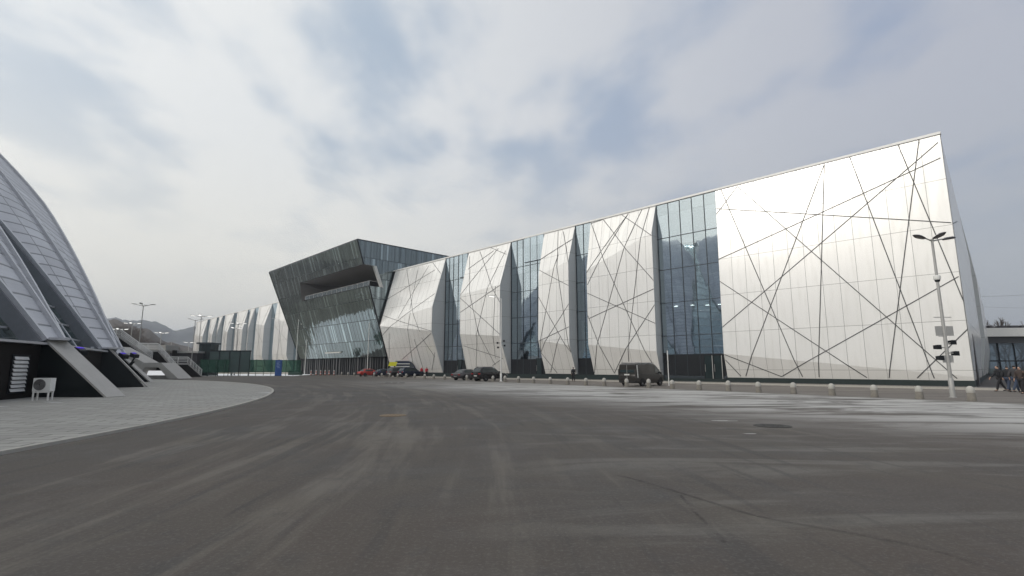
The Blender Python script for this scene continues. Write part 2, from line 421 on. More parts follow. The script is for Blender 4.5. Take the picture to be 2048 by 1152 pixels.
# ------------------------------------------------------------------ mesh helpers
class MB:
    def __init__(s):
        s.v, s.f, s.m, s.uv = [], [], [], []
        s.mats = []

    def mi(s, name):
        if name not in s.mats:
            s.mats.append(name)
        return s.mats.index(name)

    def face(s, pts, mat, uvs=None):
        b = len(s.v)
        s.v += [tuple(p) for p in pts]
        s.f.append(tuple(range(b, b + len(pts))))
        s.m.append(s.mi(mat))
        s.uv.append(uvs or [(p[0], p[2]) for p in pts])

    def hexa(s, p, mat):
        """p: 8 corners, bottom loop then top loop"""
        for q in ((3, 2, 1, 0), (4, 5, 6, 7), (0, 1, 5, 4), (1, 2, 6, 5), (2, 3, 7, 6), (3, 0, 4, 7)):
            s.face([p[i] for i in q], mat)

    def box(s, x0, x1, y0, y1, z0, z1, mat):
        s.hexa([(x0, y0, z0), (x1, y0, z0), (x1, y1, z0), (x0, y1, z0), (x0, y0, z1), (x1, y0, z1), (x1, y1, z1), (x0, y1, z1)], mat)

    def prism(s, poly, vec, mat, cap=None):
        """poly: list of 3-D points, extruded by vec"""
        q = [tuple(a + b for a, b in zip(p, vec)) for p in poly]
        s.face(list(reversed(poly)), mat)
        s.face(q, mat)
        for i in range(len(poly)):
            j = (i + 1) % len(poly)
            s.face([poly[i], poly[j], q[j], q[i]], cap or mat)

    def tube(s, p0, p1, r0, r1, mat, n=8, caps=True):
        a, b = Vector(p0), Vector(p1)
        d = (b - a)
        if d.length < 1e-6:
            return
        d.normalize()
        u = d.orthogonal().normalized()
        w = d.cross(u)
        A = [a + (u * cos(2 * pi * i / n) + w * sin(2 * pi * i / n)) * r0 for i in range(n)]
        B = [b + (u * cos(2 * pi * i / n) + w * sin(2 * pi * i / n)) * r1 for i in range(n)]
        for i in range(n):
            j = (i + 1) % n
            s.face([A[i], A[j], B[j], B[i]], mat)
        if caps:
            s.face(list(reversed(A)), mat)
            s.face(B, mat)

    def lathe(s, prof, mat, c=(0, 0, 0), n=16):
        ring = [[(c[0] + r * cos(2 * pi * i / n), c[1] + r * sin(2 * pi * i / n), c[2] + z) for i in range(n)] for r, z in prof]
        for a, b in zip(ring, ring[1:]):
            for i in range(n):
                j = (i + 1) % n
                s.face([a[i], a[j], b[j], b[i]], mat)
        s.face(list(reversed(ring[0])), mat)
        s.face(ring[-1], mat)

    def bar(s, p0, p1, up, w, h, mat):
        """rectangular bar from p0 to p1, width w across, height h along up (from the line outwards)"""
        a, b, u = Vector(p0), Vector(p1), Vector(up).normalized()
        d = (b - a).normalized()
        sd = d.cross(u).normalized() * (w / 2)
        uu = u * h
        s.hexa([a - sd, a + sd, b + sd, b - sd, a - sd + uu, a + sd + uu, b + sd + uu, b - sd + uu], mat)

    def build(s, name, parent=None, smooth=False, loc=None, rz=0.0):
        me = bpy.data.meshes.new(name)
        me.from_pydata(s.v, [], s.f)
        for n in s.mats:
            me.materials.append(M[n])
        me.polygons.foreach_set('material_index', s.m)
        ul = me.uv_layers.new(name='UVMap')
        k = 0
        for uvs in s.uv:
            for t in uvs:
                ul.data[k].uv = t
                k += 1
        if smooth:
            bm = bmesh.new()
            bm.from_mesh(me)
            bmesh.ops.remove_doubles(bm, verts=bm.verts, dist=1e-4)
            for f in bm.faces:
                f.smooth = True
            bm.to_mesh(me)
            bm.free()
            me.set_sharp_from_angle(angle=R(40))
        me.update()
        o = bpy.data.objects.new(name, me)
        COL.objects.link(o)
        if parent is not None:
            o.parent = parent
        if loc is not None:
            o.location = loc
        if rz:
            o.rotation_euler = (0, 0, rz)
        return o


def tag(o, label=None, cat=None, group=None, kind=None):
    if label:
        o['label'] = label
    if cat:
        o['category'] = cat
    if group:
        o['group'] = group
    if kind:
        o['kind'] = kind
    return o


def empty(name, loc=(0, 0, 0), rz=0.0):
    o = bpy.data.objects.new(name, None)
    o.empty_display_size = 0.5
    o.location = loc
    o.rotation_euler = (0, 0, rz)
    COL.objects.link(o)
    return o


def copy_tree(o, parent=None):
    c = o.copy()
    COL.objects.link(c)
    if parent is not None:
        c.parent = parent
    for ch in [x for x in bpy.data.objects if x.parent == o]:
        copy_tree(ch, c)
    return c


def ray(x, y):
    u, v, p = (x - 1024) / FPX, (576 - y) / FPX, R(PITCH)
    return Vector((u, cos(p) - v * sin(p), sin(p) + v * cos(p)))


def gnd(x, y, z=0.0):
    r = ray(x, y)
    t = (z - CH) / r.z
    return Vector((r.x * t, r.y * t, z))


def at(x, y, Y):
    """the point seen at photo pixel x, y that lies Y metres ahead"""
    r = ray(x, y)
    t = Y / r.y
    return Vector((r.x * t, r.y * t, CH + r.z * t))


S0 = Vector((36.7, 40.7, 0))
D = Vector((-0.6995, 0.7147, 0)).normalized()
N = Vector((-0.7147, -0.6995, 0)).normalized()
RZ = math.atan2(D.y, D.x)          # local x = s along the hall, local y = n towards the road


def W(s, n, z=0.0):
    return S0 + D * s + N * n + Vector((0, 0, z))


# ------------------------------------------------------------------ ground
def sheet(name, pts, z, mat, thick=0.0, edge=None, label=None):
    b = MB()
    if thick:
        b.prism([(p[0], p[1], z - thick) for p in pts], (0, 0, thick), mat, edge)
    else:
        b.face([(p[0], p[1], z) for p in pts], mat)
    o = b.build(name)
    tag(o, kind='structure', label=label)
    return o


def grid_ground():
    b = MB()
    L = 3000
    xs = [-L, -400, -120, -60, -30, -15, 0, 15, 30, 60, 120, 400, L]
    for i in range(len(xs) - 1):
        for j in range(len(xs) - 1):
            b.face([(xs[i], xs[j], -0.05), (xs[i + 1], xs[j], -0.05), (xs[i + 1], xs[j + 1], -0.05), (xs[i], xs[j + 1], -0.05)], 'grass')
    tag(b.build('ground'), kind='structure', label='dry winter ground reaching the hills')


grid_ground()
sheet('road', [(-150, -80), (140, -80), (140, 160), (-20, 160), (-60, 106), (-150, 106)], 0.0, 'asphalt', label='wide dusty asphalt forecourt with frost streaks')
DC = Vector((-86.6, 2.8, 0))


def arc(r, a0, a1, n):
    return [(DC.x + r * cos(R(a0 + (a1 - a0) * i / n)), DC.y + r * sin(R(a0 + (a1 - a0) * i / n))) for i in range(n + 1)]


sheet('plaza_pavement', arc(77.3, 0, 360, 180)[:-1], 0.06, 'paving', 0.06, 'kerb', 'grey slab paving round the arched stadium')
kb = MB()
ra, rb = arc(77.30, -90, 110, 120), arc(77.43, -90, 110, 120)
for i in range(120):
    kb.hexa([(*ra[i], 0), (*rb[i], 0), (*rb[i + 1], 0), (*ra[i + 1], 0), (*ra[i], .075), (*rb[i], .075), (*rb[i + 1], .075), (*ra[i + 1], .075)], 'kerb')
tag(kb.build('plaza_kerb'), kind='structure', label='pale curved kerb of the plaza')
ap = MB()
ap.box(-3, 88, 0.0, 3.6, 0, 0.13, 'apron')
ap.box(-3, 88, 3.6, 3.8, 0, 0.15, 'kerb')
tag(ap.build('hall_pavement', loc=S0, rz=RZ), kind='structure', label='narrow raised pavement along the white hall')
pk = sheet('parking_strip', [W(-18, 3.9)[:2], W(-18, 24.2)[:2], W(88, 5.0)[:2], W(88, 3.9)[:2]], 0.004, 'apron', label='brownish parking strip behind the bollards')
M['strip_pave'] = None


def parking_mat():
    m, g = newmat('parking_paving')
    oc = g.n('ShaderNodeTexCoord').outputs['Object']
    st = g.noise(g.map(oc, (0, 0, 0), (0, 0, R(-125)), (0.15, 1, 1)), 0.8, 6, 0.6, 0.6)
    n2 = g.noise(oc, 3.0, 5, 0.6)
    c = g.mix(g.rng(st, 0.35, 0.65), (0.115, 0.100, 0.088), (0.165, 0.148, 0.130))
    c = g.mix(g.rng(st, 0.62, 0.74, 0, 0.6), c, (0.40, 0.38, 0.35))
    c = g.mix(g.rng(n2, 0.4, 0.7, 0, 0.3), c, (0.08, 0.075, 0.07))
    principled(g, c, 0.85, bump=n2, bstr=0.2)
    return m


del M['strip_pave']
pk.data.materials[0] = parking_mat()
sheet('snow_field', [(-80, 103), (-44, 103), (-50, 133), (-110, 150)], 0.012, 'snow', label='strip of snow behind the green fence')


def seam_ribbon(name, pts, width, label):
    """an old tar joint in the asphalt"""
    b = MB()
    for i in range(len(pts) - 1):
        a, c = Vector(pts[i]), Vector(pts[i + 1])
        k = 10
        for j in range(k):
            p, q = a.lerp(c, j / k), a.lerp(c, (j + 1) / k)
            d = (c - a).normalized()
            s = Vector((-d.y, d.x, 0))
            w0 = width * (0.5 + 0.6 * abs(mn.noise(p * 0.9)))
            w1 = width * (0.5 + 0.6 * abs(mn.noise(q * 0.9)))
            o0, o1 = s * mn.noise(p * 0.5) * .25, s * mn.noise(q * 0.5) * .25
            z = Vector((0, 0, 0.004))
            u0, u1 = (i * k + j) * .3, (i * k + j + 1) * .3
            b.face([p - s * w0 + o0 + z, p + s * w0 + o0 + z, q + s * w1 + o1 + z, q - s * w1 + o1 + z], 'tar', [(0, u0), (1, u0), (1, u1), (0, u1)])
    tag(b.build(name), kind='structure', label=label)


def tar_mat():
    m, g = newmat('tar_joint')
    uv = g.n('ShaderNodeUVMap').outputs[0]
    oc = g.n('ShaderNodeTexCoord').outputs['Object']
    sp = g.n('ShaderNodeSeparateXYZ', {0: uv})
    e = g.m('ABSOLUTE', g.m('SUBTRACT', sp.outputs[0], 0.5))
    a = g.m('MULTIPLY', g.rng(e, 0.5, 0.05), g.rng(g.noise(oc, 1.6, 5, 0.65), 0.36, 0.64))
    p = g.n('ShaderNodeBsdfPrincipled', {'Base Color': (0.036, 0.034, 0.032, 1), 'Roughness': 0.7})
    tr = g.n('ShaderNodeBsdfTransparent')
    mx = g.n('ShaderNodeMixShader', {0: g.m('MULTIPLY', a, 0.35), 1: tr.outputs[0], 2: p.outputs[0]})
    g.n('ShaderNodeOutputMaterial', {0: mx.outputs[0]})
    return m


M['tar'] = tar_mat()
seam_ribbon('road_seam', [gnd(1220, 948), gnd(1350, 985), gnd(1520, 1030), gnd(1700, 1068), gnd(1860, 1105), gnd(2000, 1150)], 0.10, 'dark tar seam crossing the road diagonally')
seam_ribbon('road_seam', [gnd(1355, 990), gnd(1400, 1035), gnd(1430, 1085)], 0.06, 'short faint seam branching off the long one')


for px, py, L_, wd_ in ((1446, 842, .42, .20), (1500, 868, .22, .10), (1542, 803, .35, .4), (131, 804, .45, .3), (277, 804, .7, .35), (312, 814, .35, .4), (400, 797, .8, .5), (438, 776, .9, .7), (16, 843, .5, .25)):
    c = gnd(px, py)
    b = MB()
    ring = []
    zz = .066 if px < 500 else .008
    for k in range(14):
        a = 2 * pi * k / 14
        w = .75 + .5 * mn.noise(Vector((px * .1, k * .8, 3)))
        ring.append((c.x + cos(a) * L_ * w, c.y + sin(a) * wd_ * w, zz))
    b.face(ring, 'dirtysnow')
    tag(b.build('snow'), kind='structure', label='thin patch of old snow on the ground')


# ------------------------------------------------------------------ hills
def hills():
    b = MB()
    prof = [(-60, 660), (60, 648), (150, 640), (231, 636), (258, 641), (290, 640), (325, 648), (350, 662), (387, 653), (430, 648), (480, 655), (540, 668), (600, 690), (640, 712), (700, 728)]
    rows = []
    for i in range(160):
        t = i / 159
        px = -60 + t * 760
        for (a, ya), (c, yc) in zip(prof, prof[1:]):
            if a <= px <= c:
                y = ya + (yc - ya) * (px - a) / (c - a)
        r = ray(px, y)
        h = math.hypot(r.x, r.y)
        ux, uy, el = r.x / h, r.y / h, r.z / h
        rows.append((ux, uy, el))
    a0 = math.atan2(rows[0][1], rows[0][0])
    left = []
    for i in range(1, 90):
        a = a0 + R(i * 1.6)
        e = 0.095 + 0.045 * mn.noise(Vector((i * 0.11, 3, 0))) + 0.01 * mn.noise(Vector((i * 0.5, 9, 0)))
        left.append((cos(a), sin(a), e))
    rows = list(reversed(left)) + rows
    steps = [(900, 0.0), (1020, .25), (1150, .5), (1280, .78), (1400, 1.0), (1600, .7), (1900, .2)]
    grid = []
    for i, (ux, uy, el) in enumerate(rows):
        line = []
        for j, (d, f) in enumerate(steps):
            z = el * 1400 * f
            k = mn.noise(Vector((ux * d * .006, uy * d * .006, 1))) * 26 + mn.noise(Vector((ux * d * .02, uy * d * .02, 4))) * 9
            if j not in (0, 4):
                z += k * (0.6 if f > .1 else 0)
            elif j == 4:
                z += mn.noise(Vector((i * .35, 5, 0))) * 4 + mn.noise(Vector((i * .9, 8, 0))) * 2
            line.append((ux * d, uy * d, max(z + CH * f, -1)))
        grid.append(line)
    for i in range(len(grid) - 1):
        for j in range(len(steps) - 1):
            b.face([grid[i][j], grid[i + 1][j], grid[i + 1][j + 1], grid[i][j + 1]], 'hill')
    tag(b.build('hills', smooth=True), kind='structure', label='wooded hills fading into haze')
    b = MB()
    prof = [(-400, 690), (-200, 660), (0, 640), (120, 634), (231, 636), (262, 641), (300, 652), (335, 672), (380, 695), (430, 712), (500, 730)]
    grid = []
    for i in range(110):
        px = -400 + 900 * i / 109
        for (a, ya), (c, yc) in zip(prof, prof[1:]):
            if a <= px <= c + .01:
                y = ya + (yc - ya) * (px - a) / (c - a)
        r = ray(px, y)
        h = math.hypot(r.x, r.y)
        el = r.z / h
        line = []
        for d, f in ((260, 0), (310, .35), (370, .75), (430, 1.0), (520, .6), (640, 0)):
            z = max(el, 0) * 430 * f
            z += (mn.noise(Vector((i * .3, d * .02, 2))) * 4 if 0 < f else 0)
            line.append((r.x / h * d, r.y / h * d, max(z, -1)))
        grid.append(line)
    for i in range(len(grid) - 1):
        for j in range(5):
            b.face([grid[i][j], grid[i + 1][j], grid[i + 1][j + 1], grid[i][j + 1]], 'hillnear')
    tag(b.build('near_hill', smooth=True), kind='structure', label='low brown hill behind the stairs')


hills()

# ------------------------------------------------------------------ the white hall
PET = {1: (0., 19.6, [(0, 21.4), (0, 12.), (0.05, .9), (0, .6)], [(0, 21.4), (.3, 13.4), (.55, 3.1), (-.05, .6)]),
       2: (27.1, 37., [(0, 21.4), (1.25, 17.8), (1.3, 3.5), (.5, .75)], [(0, 21.4), (1.2, 14.5), (1.2, 4.6), (0, .75)]),
       3: (39.75, 45.6, [(0, 21.4), (1.65, 16.1), (1.7, 4.6), (.3, .8)], [(0, 21.4), (1.3, 15.), (1.5, 5.5), (0, .8)]),
       4: (52.7, 63.2, [(0, 21.4), (2.35, 14.3), (2.4, 6.4), (.3, .8)], [(0, 21.4), (1.8, 13.8), (1.7, 7.2), (0, .8)]),
       5: (69.8, 87., [(0, 21.4), (2.75, 12.3), (2.8, 8.0), (.15, .8)], [(0, 21.4), (2.9, 10.6), (3.1, 9.9), (0, .8)])}
SEAMS = {1: [(17.15,21.27,19.6,18.62),(18.93,21.34,12.33,0.75),(17.15,21.27,1.04,0.75),(19.59,19.28,0.08,13.57),(8.74,21.32,17.68,0.75),(8.74,21.32,10.92,0.75),(6.61,21.37,2.47,0.75),(2.91,21.39,0.0,6.96),(1.42,21.4,5.52,0.75),(0.2,20.72,19.6,5.93),(0.18,19.31,19.59,13.43),(19.6,10.97,7.14,0.75),(0.09,9.01,14.22,0.75),(19.53,3.01,14.22,0.75),(19.52,2.44,18.18,0.75),(0.01,4.67,3.6,0.75)],
2: [(36.96,21.36,28.02,2.22),(34.97,21.4,27.1,11.88),(30.97,21.27,37.0,14.16),(30.97,21.27,36.92,12.52),(31.97,21.31,27.1,17.39),(29.01,21.3,30.95,16.8),(30.95,16.8,36.96,0.92),(27.96,21.32,31.22,2.37),(36.95,11.4,27.1,6.77),(27.11,10.88,36.85,8.0),(36.94,8.4,33.74,0.95),(27.1,8.97,33.74,0.95),(36.94,21.18,35.12,21.31)],
3: [(42.83,21.22,41.86,15.62),(42.1,16.76,39.75,3.65),(42.04,17.42,45.6,3.79),(39.75,19.42,45.6,17.4),(41.81,21.0,39.75,16.01),(45.6,15.74,39.75,12.7),(39.75,10.19,45.6,3.79),(45.6,11.76,39.75,3.65),(39.75,7.09,45.31,5.44),(41.37,5.88,44.52,0.99),(45.6,3.79,43.26,0.89)],
4: [(60.18,21.14,52.71,11.54),(55.47,20.83,63.2,13.69),(57.43,21.31,53.04,19.37),(56.47,20.62,62.43,18.3),(52.75,14.17,63.19,10.81),(63.2,13.31,52.7,6.67),(53.46,20.08,58.71,6.64),(62.77,20.64,60.3,13.26),(60.3,13.26,57.91,6.6),(53.82,14.19,54.3,6.43),(54.3,6.43,55.12,3.08),(58.46,6.74,60.41,1.96),(58.24,7.79,55.51,2.06),(62.75,5.25,53.35,3.06),(53.35,3.06,56.28,1.95)],
5: [(72.38,19.59,87.0,15.43),(82.57,21.08,75.83,11.71),(75.83,11.71,73.36,8.05),(74.84,20.84,80.73,10.95),(73.85,21.29,70.07,18.54),(70.16,14.78,87.0,8.02),(86.82,11.99,69.8,7.99),(78.37,20.47,77.19,12.39),(76.62,11.77,78.52,2.57),(70.05,7.62,82.13,3.16),(75.91,6.84,75.6,1.47),(84.18,8.31,86.65,3.5),(73.39,7.0,70.88,3.55),(70.52,4.32,72.9,1.21)]}


def petal(parent, spec, seams, mat='panel', axis=None, seam_w=0.072, label=None):
    """one folded metal panel with returns to the wall plane; spec in (s, n, z)"""
    s0, s1, Rp, Lp = spec
    b = MB()
    tf = axis or (lambda s, n, z: (s, n, z))
    K = max(4, int(abs(s1 - s0) / 1.2))

    def col(a):
        return [((1 - a) * r[0] + a * l[0], (1 - a) * r[1] + a * l[1]) for r, l in zip(Rp, Lp)]

    def surf(s, z):
        pts = col((s - s0) / (s1 - s0))
        for (n0, z0), (n1, z1) in zip(pts, pts[1:]):
            if z >= z1:
                return n0 + (n1 - n0) * (z0 - z) / (z0 - z1)
        return pts[-1][0]
    flip = axis is not None
    for i in range(K):
        a0, a1 = i / K, (i + 1) / K
        c0, c1 = col(a0), col(a1)
        sa, sb = s0 + (s1 - s0) * a0, s0 + (s1 - s0) * a1
        for j in range(len(Rp) - 1):
            q = [(sa, *c0[j]), (sa, *c0[j + 1]), (sb, *c1[j + 1]), (sb, *c1[j])]
            b.face([tf(*p) for p in q], mat, [(p[0], p[2]) for p in q])
    for prof, s in ((Rp, s0), (Lp, s1)):       # flanks back to the wall
        for j in range(len(prof) - 1):
            (n0, z0), (n1, z1) = prof[j], prof[j + 1]
            q = [(s, -0.25, z0), (s, -0.25, z1), (s, n1, z1), (s, n0, z0)]
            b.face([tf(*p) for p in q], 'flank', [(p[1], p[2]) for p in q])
    q = [(s0, Rp[-1][0], Rp[-1][1]), (s0, -.25, Rp[-1][1]), (s1, -.25, Lp[-1][1]), (s1, Lp[-1][0], Lp[-1][1])]
    b.face([tf(*p) for p in q], 'plinth')
    for (sa, za, sb, zb) in seams:
        L = math.hypot(sb - sa, zb - za)
        if L < 0.3:
            continue
        n = max(2, int(L / 0.2))
        px, pz = -(zb - za) / L * seam_w / 2, (sb - sa) / L * seam_w / 2
        prev = None
        for k in range(n + 1):
            t = k / n
            s, z = sa + (sb - sa) * t, za + (zb - za) * t
            ed = []
            for sg in (-1, 1):
                ss_, zz = min(max(s + px * sg, min(s0, s1)), max(s0, s1)), min(z + pz * sg, 21.38)
                ed.append((ss_, surf(ss_, zz), zz))
            if prev:
                for o_in, o_out in ((0.0, 0.03),):
                    A = [(e[0], e[1] + o_out, e[2]) for e in (prev[0], prev[1], ed[1], ed[0])]
                    B = [(e[0], e[1] - 0.02, e[2]) for e in (prev[0], prev[1], ed[1], ed[0])]
                    b.face([tf(*p) for p in A], 'seam')
                    for x in range(4):
                        y = (x + 1) % 4
                        b.face([tf(*p) for p in (A[x], B[x], B[y], A[y])], 'seam')
            prev = ed
    o = b.build('petal_panel', parent)
    if label:
        o['label'] = label
    return o


def glazing(parent, s0, s1, cols, z0=0.45, rows=(5.3, 9.2, 13.2, 17.1), deep=5.0, lamps=(), top=21.32, pitchy=True, room=True, door=None, tf=None):
    g = MB()
    g.face([(s0, 0, z0), (s0, 0, top), (s1, 0, top), (s1, 0, z0)], 'strip', [(s0, z0), (s0, top), (s1, top), (s1, z0)])
    o = g.build('glazing', parent)
    f = MB()
    for c in cols:
        f.box(c - .03, c + .03, -.06, .07, z0, top, 'mull')
    for r in rows:
        f.box(s0, s1, -.05, .055, r - .04, r + .03, 'mull')
    f.box(s0, s1, -.05, .05, z0, z0 + .25, 'mull')
    f.build('mullion_frame', o)
    if room:
        r = MB()
        a, c, d = min(s0, s1) + .02, max(s0, s1) - .02, deep
        r.face([(a, -d, 0.2), (c, -d, 0.2), (c, -d, top), (a, -d, top)], 'inner')
        r.face([(a, -.3, 0.2), (a, -d, 0.2), (a, -d, top), (a, -.3, top)], 'inner')
        r.face([(c, -.3, 0.2), (c, -d, 0.2), (c, -d, top), (c, -.3, top)], 'inner')
        for z in (0.3, 5.15, 9.05, 13.05):
            r.box(a, c, -d, -.5, z, z + .25, 'inner')
        r.build('interior_wall', o)
        for (s, n, z) in lamps:
            l = MB()
            l.box(s - .17, s + .17, n - .15, n + .15, z - .05, z, 'interiorlamp')
            l.build('ceiling_lamp', o)
    return o


hall = empty('sports_hall', S0, RZ)
tag(hall, 'long white sports hall of folded metal panels crossed by dark lines', 'sports hall')
for k in PET:
    petal(hall, PET[k], SEAMS[k])
glazing(hall, 19.6, 27.1, [21.01, 22.48, 23.99, 25.47, 26.97], lamps=[(25.9, -1.6, 8.95), (24.0, -1.9, 8.95), (22.9, -3.5, 9.0), (21.6, -3.9, 9.0), (20.4, -2.6, 8.6)])
glazing(hall, 37.0, 39.75, [38.3, 39.62])
glazing(hall, 45.6, 52.7, [47.0, 48.5, 50.0, 51.3, 52.57])
glazing(hall, 63.2, 69.8, [64.6, 66.0, 67.4, 68.6, 69.67])
# white soffit patch over the fourth strip and body
for (a, c, zz) in ((45.6, 49.6, 17.6), (63.4, 65.5, 17.3)):
    b = MB()
    b.box(a, c, -.01, .09, zz, 21.36, 'strip')
    for t in range(int((c - a) / 1.4) + 1):
        b.box(a + t * 1.4 - .03, a + t * 1.4 + .03, .06, .12, zz, 21.36, 'mull')
    b.box(a, c, .06, .12, zz - .06, zz + .04, 'mull')
    b.build('upper_glass_screen', hall)
b = MB()
b.box(-.05, 88, -.35, .12, 21.4, 21.62, 'coping')
b.build('coping', hall)
b = MB()
b.prism([(0.02, -.3, 21.41), (88, -.3, 21.41), (88, -120, 21.41), (5.2, -140, 21.41)], (0, 0, .1), 'galv')
b.build('roof', hall)
b = MB()
for a, c in ((0, 19.58), (27.12, 36.98), (39.77, 45.58), (52.72, 63.18), (69.82, 87)):
    b.box(a, c, -.4, -.28, 0.0, 21.4, 'inner')
b.box(88, 88.2, -120, -.3, 0, 21.4, 'panel_far')
b.face([(88, -120, 0), (5.2, -140, 0), (5.2, -140, 21.4), (88, -120, 21.4)], 'panel_far')
b.build('wall', hall)
b = MB()
b.box(0.0, 19.75, -.25, .05, 0, .6, 'plinth')
for a, c in ((19.75, 27.0),):
    b.box(a, c, -.3, .12, 0, .42, 'plinth')
b.box(27.0, 87.6, -.3, .16, 0, .72, 'plinth')
b.build('plinth', hall)
# entrance doors at the foot of the widest glass strip
for k, (a, wd) in enumerate(((20.0, 1.0), (21.05, 1.0), (46.2, 1.1), (64.6, 1.1))):
    d = MB()
    d.box(a, a + wd, .06, .12, .45, 3.0, 'carglass')
    d.box(a, a + .07, .12, .16, .45, 3.0, 'galv' if k < 2 else 'darkframe')
    d.box(a + wd - .07, a + wd, .12, .16, .45, 3.0, 'darkframe')
    d.box(a, a + wd, .12, .16, 2.93, 3.0, 'darkframe')
    do = d.build('door', hall)
    h = MB()
    h.tube((a + wd - .18, .22, 1.2), (a + wd - .18, .22, 2.0), .02, .02, 'galv')
    h.build('handle', do)
for a, c in ((19.72, 26.9), (45.75, 52.5), (63.3, 69.6), (37.1, 39.6)):
    d = MB()
    d.box(a, c, .012, .05, .72, 3.15 if a < 27 else 2.9, 'darkframe')  # black sheets over the entrance zone, its dark ground reflection put into the colour
    d.build('dark_base_reflection', hall)

# end wall, receding behind the corner
EA = math.atan2(5.2, 140)


def etf(u, o, z):          # u metres along the end wall, o outwards
    c, s_ = cos(EA), sin(EA)
    return (s_ * u - c * o, -c * u - s_ * o, z)


prev = 0.05
for k, (u0, u1, bulge) in enumerate(((0.05, 29, .35), (33, 62, .7), (66, 98, .7), (102, 139, .6))):
    petal(hall, (u0, u1, [(0, 21.4), (.0 if k == 0 else bulge, 13), (0.05 if k == 0 else bulge, 5), (0, .6)],
                 [(0, 21.4), (bulge, 15), (bulge, 5), (0, .6)]),
          [(0.1, 13.5, 10, 15.8)] if k == 0 else [], axis=etf)
for a, c in ((29, 33), (62, 66), (98, 102)):
    b = MB()
    b.face([etf(a, 0, 0.4), etf(c, 0, 0.4), etf(c, 0, 21.3), etf(a, 0, 21.3)], 'strip', [(a, 0), (c, 0), (c, 21), (a, 21)])
    b.build('end_glazing', hall)
b = MB()
b.face([etf(0, -.05, 0), etf(140, -.05, 0), etf(140, -.05, .62), etf(0, -.05, .62)], 'plinth')
b.face([etf(0, -.3, .6), etf(140, -.3, .6), etf(140, -.3, 21.4), etf(0, -.3, 21.4)], 'inner')
b.build('end_wall', hall)
b = MB()
b.hexa([etf(6, .05, .1), etf(9, .05, .1), etf(9, .12, .1), etf(6, .12, .1), etf(6, .05, 4.6), etf(9, .05, 4.6), etf(9, .12, 4.6), etf(6, .12, 4.6)], 'cargrey')
b.build('gate', hall)

# ------------------------------------------------------------------ dark glass pavilion (leans out over the forecourt)
pav = empty('glass_pavilion', W(87.6, 0), RZ)
tag(pav, 'dark glass block leaning outwards with a recessed terrace cut into its top', 'building')
WL, ZT, Z1, Z0_, ZB = 48.6, 26.7, 22.0, 17.8, 3.9


def fn(z):
    return 0.5 + (z - 2.7) / 3.0


def pface(pts, mat, name, mode='s', parent=pav, vec=None):
    b = MB()
    b.face(pts, mat, [((p[0] if mode == 's' else p[1]), p[2]) for p in pts])
    return b.build(name, parent)


def front(s0, s1, z0, z1, s1b=None, s0b=None):
    return [(s0 if s0b is None else s0b, fn(z0), z0), (s1 if s1b is None else s1b, fn(z0), z0), (s1, fn(z1), z1), (s0, fn(z1), z1)]


VO = 31.5
bb = MB()
for q in (front(0, WL, Z1, ZT, WL - 1.2), front(0, WL - 2.3, ZB, Z0_, WL - 5.0), ):
    bb.face(q, 'pav_front', [(p[0], p[2]) for p in q])
q = [(VO + 1.5, fn(Z0_), Z0_), (WL - 2.3, fn(Z0_), Z0_), (WL - 1.2, fn(Z1), Z1), (VO, fn(Z1), Z1)]
bb.face(q, 'pav_front', [(p[0], p[2]) for p in q])
bb.build('front_glazing', pav)
bb = MB()
for q in ([(0, fn(Z1), Z1), (0, fn(ZT), ZT), (0, -20, ZT), (0, -20, Z1)],
          [(0, fn(ZB), ZB), (0, fn(Z0_), Z0_), (0, -20, Z0_), (0, -20, ZB)],
          [(0, 4.1, Z1), (0, -20, Z1), (0, -20, Z0_), (0, 2.4, Z0_)]):
    bb.face(q, 'pav_side', [(p[1], p[2]) for p in q])
bb.build('side_glazing', pav)
bb = MB()   # terrace recess
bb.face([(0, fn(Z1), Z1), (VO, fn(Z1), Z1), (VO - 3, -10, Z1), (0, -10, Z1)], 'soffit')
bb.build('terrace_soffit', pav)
bb = MB()
bb.face([(0, fn(Z0_), Z0_), (VO + 1.5, fn(Z0_), Z0_), (VO - 3, -10, Z0_), (0, -10, Z0_)], 'concrete')
bb.build('terrace_floor', pav)
bb = MB()
bb.face([(0.05, -9.5, Z0_), (VO - 3, -9.5, Z0_), (VO - 3, -9.5, Z1), (0.05, -9.5, Z1)], 'pav_side')
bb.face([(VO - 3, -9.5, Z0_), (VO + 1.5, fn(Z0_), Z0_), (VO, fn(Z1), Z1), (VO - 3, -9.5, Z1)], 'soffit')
bb.build('terrace_back_wall', pav)
bb = MB()   # pale reveal at the right end of the terrace
bb.hexa([(-.08, 2.4, Z0_), (.5, 2.4, Z0_), (.5, 2.9, Z0_), (-.08, 2.9, Z0_), (-.08, 4.1, Z1), (.5, 4.1, Z1), (.5, 4.75, Z1), (-.08, 4.75, Z1)], 'lightframe')
bb.build('terrace_frame', pav)
bb = MB()
yb = fn(Z0_)
for i in range(14):
    x = .1 + i * 2.4
    bb.box(x - .03, x + .03, yb - .12, yb - .06, Z0_, Z0_ + 1.05, 'galv')
bb.box(0, VO, yb - .12, yb - .05, Z0_ + 1.02, Z0_ + 1.08, 'galv')
bb.box(0, VO, yb - .1, yb - .08, Z0_ + .12, Z0_ + .98, 'clearglass')
bb.box(-.02, .04, 2.9, yb - .1, Z0_ + 1.02, Z0_ + 1.08, 'galv')
bb.build('railing', pav)
bb = MB()
bb.prism([(0, fn(ZT), ZT), (WL, fn(ZT), ZT), (WL, -20, ZT), (0, -20, ZT)], (0, 0, .25), 'mull')
bb.build('roof', pav)
bb = MB()   # dark arrises
bb.tube((0, fn(Z0_), Z0_), (0, fn(ZB), ZB), .14, .14, 'darkframe', 4)
